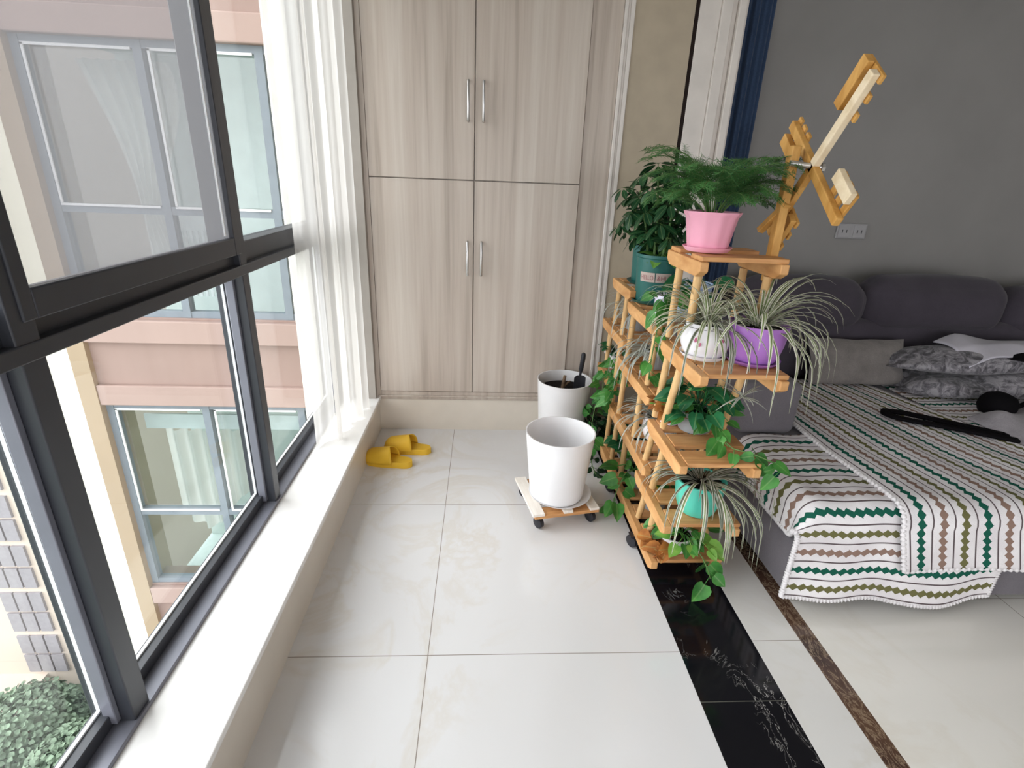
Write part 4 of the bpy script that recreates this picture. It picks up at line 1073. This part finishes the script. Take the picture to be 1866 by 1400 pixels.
def fn2(u, v):
    s = v * tot2
    y, z, hang = cloth_profile(s, yb2, R2, YF - 0.034, top2)
    x = 1.335 + u * (lerp(0.68, 0.80, min(1, max(0, (2.45 - y) / 0.42))) + 0.14 * min(1, max(0, (2.03 - y) / 0.5)))
    x += 0.03 * min(1, max(0, (1.75 - y) / 0.3))
    if hang > 0:
        k = max(0, (s - flat2 - R2 * PI / 2)) / 0.155
        x += 0.05 * k; y -= k * (0.006 + 0.006 * math.sin(11 * x)); z += 0.006 * k * math.sin(8 * x)
    z += 0.003 * math.sin(22 * x + 5 * y) * (1 - hang)
    return (x, y, z)
m2 = MB(); m2.grid(fn2, 60, 80, lambda u, v: (v * tot2, u * 0.92 - 0.02))
o = obj('cloth', m2, M['throw2'], t2, smooth=180); o.modifiers.new('thick', 'SOLIDIFY').thickness = 0.004
lace_edge(t2, [Vector(fn2(k / 60, 1.0)) for k in range(61)])
lace_edge(t2, [Vector(fn2(0.0, 0.36 + 0.64 * k / 70)) for k in range(71)])
t3 = thing('crochet_throw', 'grey-white crochet throw with rows along the sofa, under the folded quilts', 'throw', (2.7, 2.1, ZS))
def fn3(u, v):
    x = 2.105 + u * 1.4 + (1 - u) * 0.05 * v; y = 2.56 - v * 0.95
    return (x, y, ZS + 0.006 + 0.003 * math.sin(18 * x + 7 * y))
m3 = MB(); m3.grid(fn3, 60, 40, lambda u, v: (u * 1.4, v * 0.95))
o = obj('cloth', m3, M['throw'], t3, smooth=180); o.modifiers.new('thick', 'SOLIDIFY').thickness = 0.004

# cushion, quilts and clothes on the sofa
def pillow(x0, x1, z0, z1, y, th, lean, mat, name, label, cat, pinch=0.06, seed=1):
    rnd = random.Random(seed); mb = MB(); n = 20
    for side in (-1, 1):
        def fn(u, v):
            a, b = u * 2 - 1, v * 2 - 1
            e = max(0, (1 - abs(a) ** 3)) ** 0.5 * max(0, (1 - abs(b) ** 3)) ** 0.5
            k = 1 - pinch * (1 - abs(b)) * abs(a) ** 4; k2 = 1 - pinch * (1 - abs(a)) * abs(b) ** 4
            x = (x0 + x1) / 2 + a * (x1 - x0) / 2 * k; z = (z0 + z1) / 2 + b * (z1 - z0) / 2 * k2
            return (x, y + lean * v + side * th / 2 * e + 0.004 * math.sin(9 * a + 5 * b), z)
        mb.grid(fn if side > 0 else (lambda u, v: fn(1 - u, v)), n, n)
    return tag(obj(name, mb, mat, None, ((x0 + x1) / 2, y, z0), smooth=180), label, cat)
pillow(1.68, 2.20, 0.438, 0.662, 2.445, 0.13, 0.09, M['cushion'], 'cushion', 'plain grey suede cushion leaning on the sofa backrest', 'cushion')
def fold(name, label, cat, mat, path, hw, th, seed, extra=None):
    """soft folded slab: a fat rounded roll along a path in plan, with sagging undulation"""
    rnd = random.Random(seed); ph = [rnd.uniform(0, 6.28) for _ in range(8)]; P = [Vector(p) for p in path]
    def at(q):
        q = q * (len(P) - 1); i = min(int(q), len(P) - 2); return P[i].lerp(P[i + 1], q - i)
    mb = MB(); nu, nv = 70, 36
    def fn(u, v):
        p = at(u); an = 2 * PI * v
        end = max(0.02, (1 - abs(2 * u - 1) ** 6)) ** 0.5
        cy, sz = math.cos(an), math.sin(an)
        w = hw * end * (1 + 0.12 * math.sin(5 * u + ph[0])); t = th * end * (1 + 0.10 * math.sin(7 * u + ph[1]) + 0.06 * math.sin(15 * u + ph[2]))
        y = p.y + w * math.copysign(abs(cy) ** 0.75, cy); z = p.z + t + t * math.copysign(abs(sz) ** 0.85, sz)
        if sz > 0: z += t * 0.12 * math.sin(11 * u + 4 * cy + ph[3])
        y += 0.012 * math.sin(9 * u + ph[4]) * (1 - sz)
        return (p.x + 0.02 * math.sin(3 * an + ph[5]) * 0.5, y, z)
    mb.grid(fn, nu, nv)
    return tag(obj(name, mb, mat, None, tuple(P[0]), smooth=180), label, cat)
fold('quilt', 'grey damask quilt folded flat, the lower of the two folds on the seat', 'quilt', M['damask'], [(2.13, 2.40, 0.436), (2.55, 2.33, 0.438), (3.3, 2.33, 0.438)], 0.14, 0.052, 11)
fold('quilt', 'grey damask quilt lying on top of the lower fold against the backrest', 'quilt', M['damask'], [(2.06, 2.44, 0.545), (2.55, 2.39, 0.555), (3.3, 2.38, 0.56)], 0.13, 0.050, 14)
def wcl(u, v):
    x = 2.33 + 0.95 * u; y = 2.50 - 0.24 * v + 0.03 * math.sin(5 * u)
    z = 0.674 + 0.016 * math.sin(6 * u + 1) + 0.010 * math.sin(14 * u + 5 * v) - 0.05 * max(0, v - 0.55) * 2 - 0.04 * max(0, 0.12 - u) * 6
    return (x, y, z)
mw = MB(); mw.grid(wcl, 50, 24)
o = obj('shirt', mw, M['cloth_white'], None, (2.4, 2.4, 0.66), smooth=180); o.modifiers.new('thick', 'SOLIDIFY').thickness = 0.006
tag(o, 'crumpled white shirt thrown over the upper grey quilt', 'shirt')
def bcl(u, v):
    x = 2.48 + 0.42 * u; y = 2.385 - 0.15 * v * (0.5 + 0.5 * math.sin(PI * u)); return (x, y, 0.672 - 0.03 * v - 0.02 * abs(u - 0.4) + 0.006 * math.sin(10 * u))
mk = MB(); mk.grid(bcl, 24, 10)
o = obj('scarf', mk, M['cloth_black'], None, (2.6, 2.3, 0.66), smooth=180); o.modifiers.new('thick', 'SOLIDIFY').thickness = 0.006
tag(o, 'dark cloth peeping out beneath the white shirt on the quilts', 'scarf')
# black belt folded in a loop
bt = MB()
loop = [(2.20, 1.815), (2.09, 1.87), (1.97, 1.93), (1.87, 1.975), (1.815, 2.01), (1.80, 2.05), (1.825, 2.085), (1.90, 2.075), (2.0, 2.02), (2.11, 1.95), (2.22, 1.875)]
def belt(u, v):
    q = u * (len(loop) - 1); i = min(int(q), len(loop) - 2); a = Vector(loop[i]).lerp(Vector(loop[i + 1]), q - i)
    d = (Vector(loop[i + 1]) - Vector(loop[i])).normalized(); nrm = Vector((-d.y, d.x))
    p = a + nrm * 0.017 * (v - 0.5) * 2
    return (p.x, p.y, ZS + 0.022 + 0.020 * (0.5 + 0.5 * math.sin(4 * u)))
bt.grid(belt, 80, 4)
o = obj('belt', bt, M['cloth_black'], None, (2.2, 1.95, ZS + 0.02), smooth=180); o.modifiers.new('thick', 'SOLIDIFY').thickness = 0.012
tag(o, 'black fabric belt folded double across the striped throw', 'belt')
hm = MB().lathe([(0.03, 0.0), (0.062, 0.004), (0.072, 0.03), (0.070, 0.06), (0.055, 0.088), (0.03, 0.10), (0.004, 0.104)], (2.39, 2.12, ZS + 0.012), 28, lambda a, j, r: 1 + 0.05 * math.sin(3 * a + j) + 0.03 * math.sin(7 * a))
ht = thing('bag', 'small rounded black pouch with a dark strap, by the quilts', 'bag', (2.39, 2.12, ZS + 0.012))
obj('body', hm, M['cloth_black'], ht, smooth=180)
stp = MB()
stp.grid(lambda u, v: (2.45 + 0.45 * u, 2.10 + 0.03 * math.sin(3 * u) + 0.03 * (v - 0.5), ZS + 0.055 + 0.06 * math.sin(PI * u) ** 2), 24, 3)
o = obj('strap', stp, M['cloth_black'], ht, smooth=180); o.modifiers.new('thick', 'SOLIDIFY').thickness = 0.004
def jk(u, v):
    x = 2.20 + 0.8 * u; y = 2.06 - 0.42 * v + 0.12 * u + 0.05 * math.sin(4 * u)
    e = min(1, u * 6) * min(1, (1 - v) * 5) * min(1, v * 5)
    return (x, y, ZS + 0.012 + e * (0.035 + 0.022 * math.sin(9 * u + 3 * v) + 0.015 * math.sin(7 * v + 13 * u)))
mj = MB(); mj.grid(jk, 60, 40)
o = obj('sweatshirt', mj, M['cloth_grey'], None, (2.8, 1.9, ZS), smooth=180); o.modifiers.new('thick', 'SOLIDIFY').thickness = 0.005
tag(o, 'pale grey garment spread on the seat under the black pouch', 'garment')

# socket on the grey wall
sk = thing('wall_socket', 'grey double power socket plate on the grey living room wall', 'socket', (2.03, 2.93, 1.165))
obj('plate', MB().box(1.945, 2.115, 2.918, 2.9295, 1.125, 1.205), M['socket'], sk, bevel=0.003, smooth=0)
for x in (1.987, 2.073):
    obj('insert', MB().box(x - 0.034, x + 0.034, 2.914, 2.9185, 1.131, 1.199), M['socket'], sk, bevel=0.002, smooth=0)
    sl = MB()
    for dx in (-0.012, 0.012): sl.box(x + dx - 0.002, x + dx + 0.002, 2.9132, 2.9145, 1.155, 1.172)
    obj('slot', sl, M['black_plastic'], sk, smooth=0)

# ------------------------------------------------------------------ outside
YE = 5.0
wing = thing('apartment_wing', 'pink and cream wing of the neighbouring flats with grey-framed windows, seen through the glass', 'building', (-2.4, YE, -13.0))
XE, XI = -3.735, -0.98
ST = 3.15
walls = MB()
for k in range(-4, 2):
    zs = 0.02 + k * ST               # window sill of this storey
    walls.box(XE, XI, YE, YE + 0.3, zs - 0.89, zs)
obj('spandrel', walls, M['ext_pink'], wing, smooth=0)
tm = MB()
for k in range(-4, 2):
    zs = 0.02 + k * ST
    tm.box(XE, XI, YE - 0.06, YE, zs - 0.24, zs - 0.02).box(XE, XI, YE - 0.05, YE, zs - 0.89, zs - 0.68)
obj('band_course', tm, M['ext_trim'], wing, bevel=0.01, smooth=0)
obj('corner_pier', MB().box(-3.90, XE, YE - 0.06, YE + 0.4, -13, 6.0), M['ext_tan'], wing, smooth=0)
obj('end_pier', MB().box(-4.24, -3.90, YE - 0.06, YE + 0.5, -13, 6.0), M['ext_cream'], wing, smooth=0)
obj('side_wall', MB().box(XI, -0.86, 3.1, YE + 0.3, -13, 6.0), M['ext_tan'], wing, smooth=0)
for k in range(-2, 2):
    z0 = 0.02 + k * ST; z1 = z0 + ST - 0.89
    f = MB()
    xs = [XE, -2.775, -1.83, XI]
    f.box(XE, XI, YE + 0.02, YE + 0.10, z1 - 0.06, z1).box(XE, XI, YE + 0.02, YE + 0.10, z0, z0 + 0.06).box(XE, XI, YE + 0.02, YE + 0.10, z0 + 0.93, z0 + 1.0)
    for i, x in enumerate(xs):
        f.box(x - (0 if i == 0 else 0.035), x + (0 if i == 3 else (0.07 if i == 0 else 0.035)), YE + 0.014, YE + 0.108, z0 + 0.002, z1 - 0.002)
    wf = obj('window', f, M['ext_frame'], wing, smooth=0)
    e = MB()
    for x0, x1 in zip(xs[:-1], xs[1:]):
        e.box(x0 + 0.08, x1 - 0.05, YE + 0.008, YE + 0.02, z0 + 0.985, z0 + 1.005).box(x0 + 0.08, x0 + 0.10, YE + 0.008, YE + 0.02, z0 + 1.0, z1 - 0.06).box(x0 + 0.08, x1 - 0.05, YE + 0.008, YE + 0.02, z1 - 0.075, z1 - 0.055)
    obj('silver_bead', e, M['ext_edge'], wf, smooth=0)
    obj('pane', MB().box(XE + 0.06, XI, YE + 0.06, YE + 0.065, z0 + 0.06, z1 - 0.06), M['ext_glass'], wf, smooth=0)
    obj('interior', MB().box(XE + 0.02, XI, YE + 1.3, YE + 1.35, z0 - 0.3, z1 + 0.2).box(XE, XI, YE + 0.3, YE + 1.35, z1 + 0.1, z1 + 0.15).box(XE, XI, YE + 0.3, YE + 1.35, z0 - 0.35, z0 - 0.3), M['ext_room'], wf, smooth=0)
    cm = MB()
    def tied(u, v, xa=XE + 0.25, w=0.75, z0=z0, z1=z1):
        g = 1 - 0.72 * math.sin(min(1, v / 0.72) * PI / 2) ** 2 if v < 0.72 else 0.28 + 0.25 * (v - 0.72) / 0.28
        return (xa + 0.30 * math.sin(min(1, v / 0.72) * PI / 2) + w * g * u, YE + 0.35 + 0.03 * math.sin(40 * u), z1 - 0.1 - v * (z1 - z0 - 0.5))
    def hung(u, v, z0=z0, z1=z1):
        return (XE + 0.25 + 0.9 * u, YE + 0.45 + 0.05 * math.sin(36 * u), z1 - 0.5 - v * (1.05 + 0.25 * math.sin(5 * u)))
    cm.grid(tied if k >= 0 else hung, 60, 20)
    obj('curtain', cm, M['sheer_far'], wf, smooth=180)
    if k < 0:
        obj('blind', MB().box(XE + 0.15, XI, YE + 0.3, YE + 0.33, z1 - 0.42, z1 - 0.25).box(XE + 0.15, XI, YE + 0.3, YE + 0.33, z1 - 0.20, z1 - 0.1), M['ext_edge'], wf, smooth=0)
    else:
        ba = MB()
        for i in range(9): ba.box(-3.15 + i * 0.055, -3.125 + i * 0.055, YE + 0.5, YE + 0.52, z0 + 0.1, z0 + 0.75)
        ba.box(-3.2, -2.6, YE + 0.49, YE + 0.53, z0 + 0.75, z0 + 0.95)
        obj('chair_back', ba, M['ext_edge'], wf, smooth=0)

fb = thing('apartment_block', 'distant cream apartment block with a column of grey window grilles, above the trees', 'building', (-15, 12, -13.2))
obj('wall', MB().box(-26, -11.3, 12.0, 20.0, -13.2, 8.0), M['ext_pale'], fb, smooth=0)
for k in range(9):
    z0 = -12.6 + k * 1.55
    g = MB()
    for i in range(3):
        for j in range(2): g.box(-13.0 + i * 0.37, -12.68 + i * 0.37, 11.93, 11.998, z0 + j * 0.72, z0 + j * 0.72 + 0.64)
    obj('window_grille', g, M['ext_grille'], fb, smooth=0)
obj('porch', MB().box(-15.5, -12.6, 11.0, 12.0, -13.2, -12.75), M['ext_pale'], fb, smooth=0)
struct(obj('ground_outside', MB().box(-60, 2, 1.0, 60, -13.6, -13.2).box(-60, -1, -40, 1.0, -13.6, -13.2), M['ext_ground'], smooth=0))
def tree(c, R, seed, label):
    rnd = random.Random(seed); t = thing('tree', label, 'tree', (c[0], c[1], -13.2), 'courtyard trees below the window')
    mb = MB()
    for k in range(3000):
        a = rnd.uniform(0, 6.28); b = math.acos(rnd.uniform(-0.4, 1)); r = R * rnd.uniform(0.75, 1.05)
        n = Vector((math.sin(b) * math.cos(a), math.sin(b) * math.sin(a), math.cos(b) * 0.8))
        p = Vector((c[0], c[1], c[2])) + n * r
        mb.leaf(p, n + Vector((rnd.uniform(-1, 1), rnd.uniform(-1, 1), rnd.uniform(-1, .2))), n + Vector((rnd.uniform(-.4, .4), rnd.uniform(-.4, .4), 0.2)), 0.13, 0.12, 'oval', 0.2, 0.2)
    cr = obj('crown', mb, M['tree'], t, smooth=180)
    obj('trunk', MB().tube([(c[0], c[1], -13.2), (c[0] + 0.1, c[1], c[2])], [0.14, 0.08], 8), M['bark'], t)
for i, (x, y, z, R) in enumerate(((-11.6, 9.9, -12.4, 1.25), (-9.4, 8.9, -12.3, 1.2), (-13.6, 8.6, -12.5, 1.2), (-8.4, 11.0, -12.0, 1.3), (-11.4, 7.2, -12.5, 1.35), (-8.9, 6.4, -12.5, 1.25))):
    tree((x, y, z), R, 100 + i, 'leafy tree, its green paled for haze, in the courtyard far below the window')
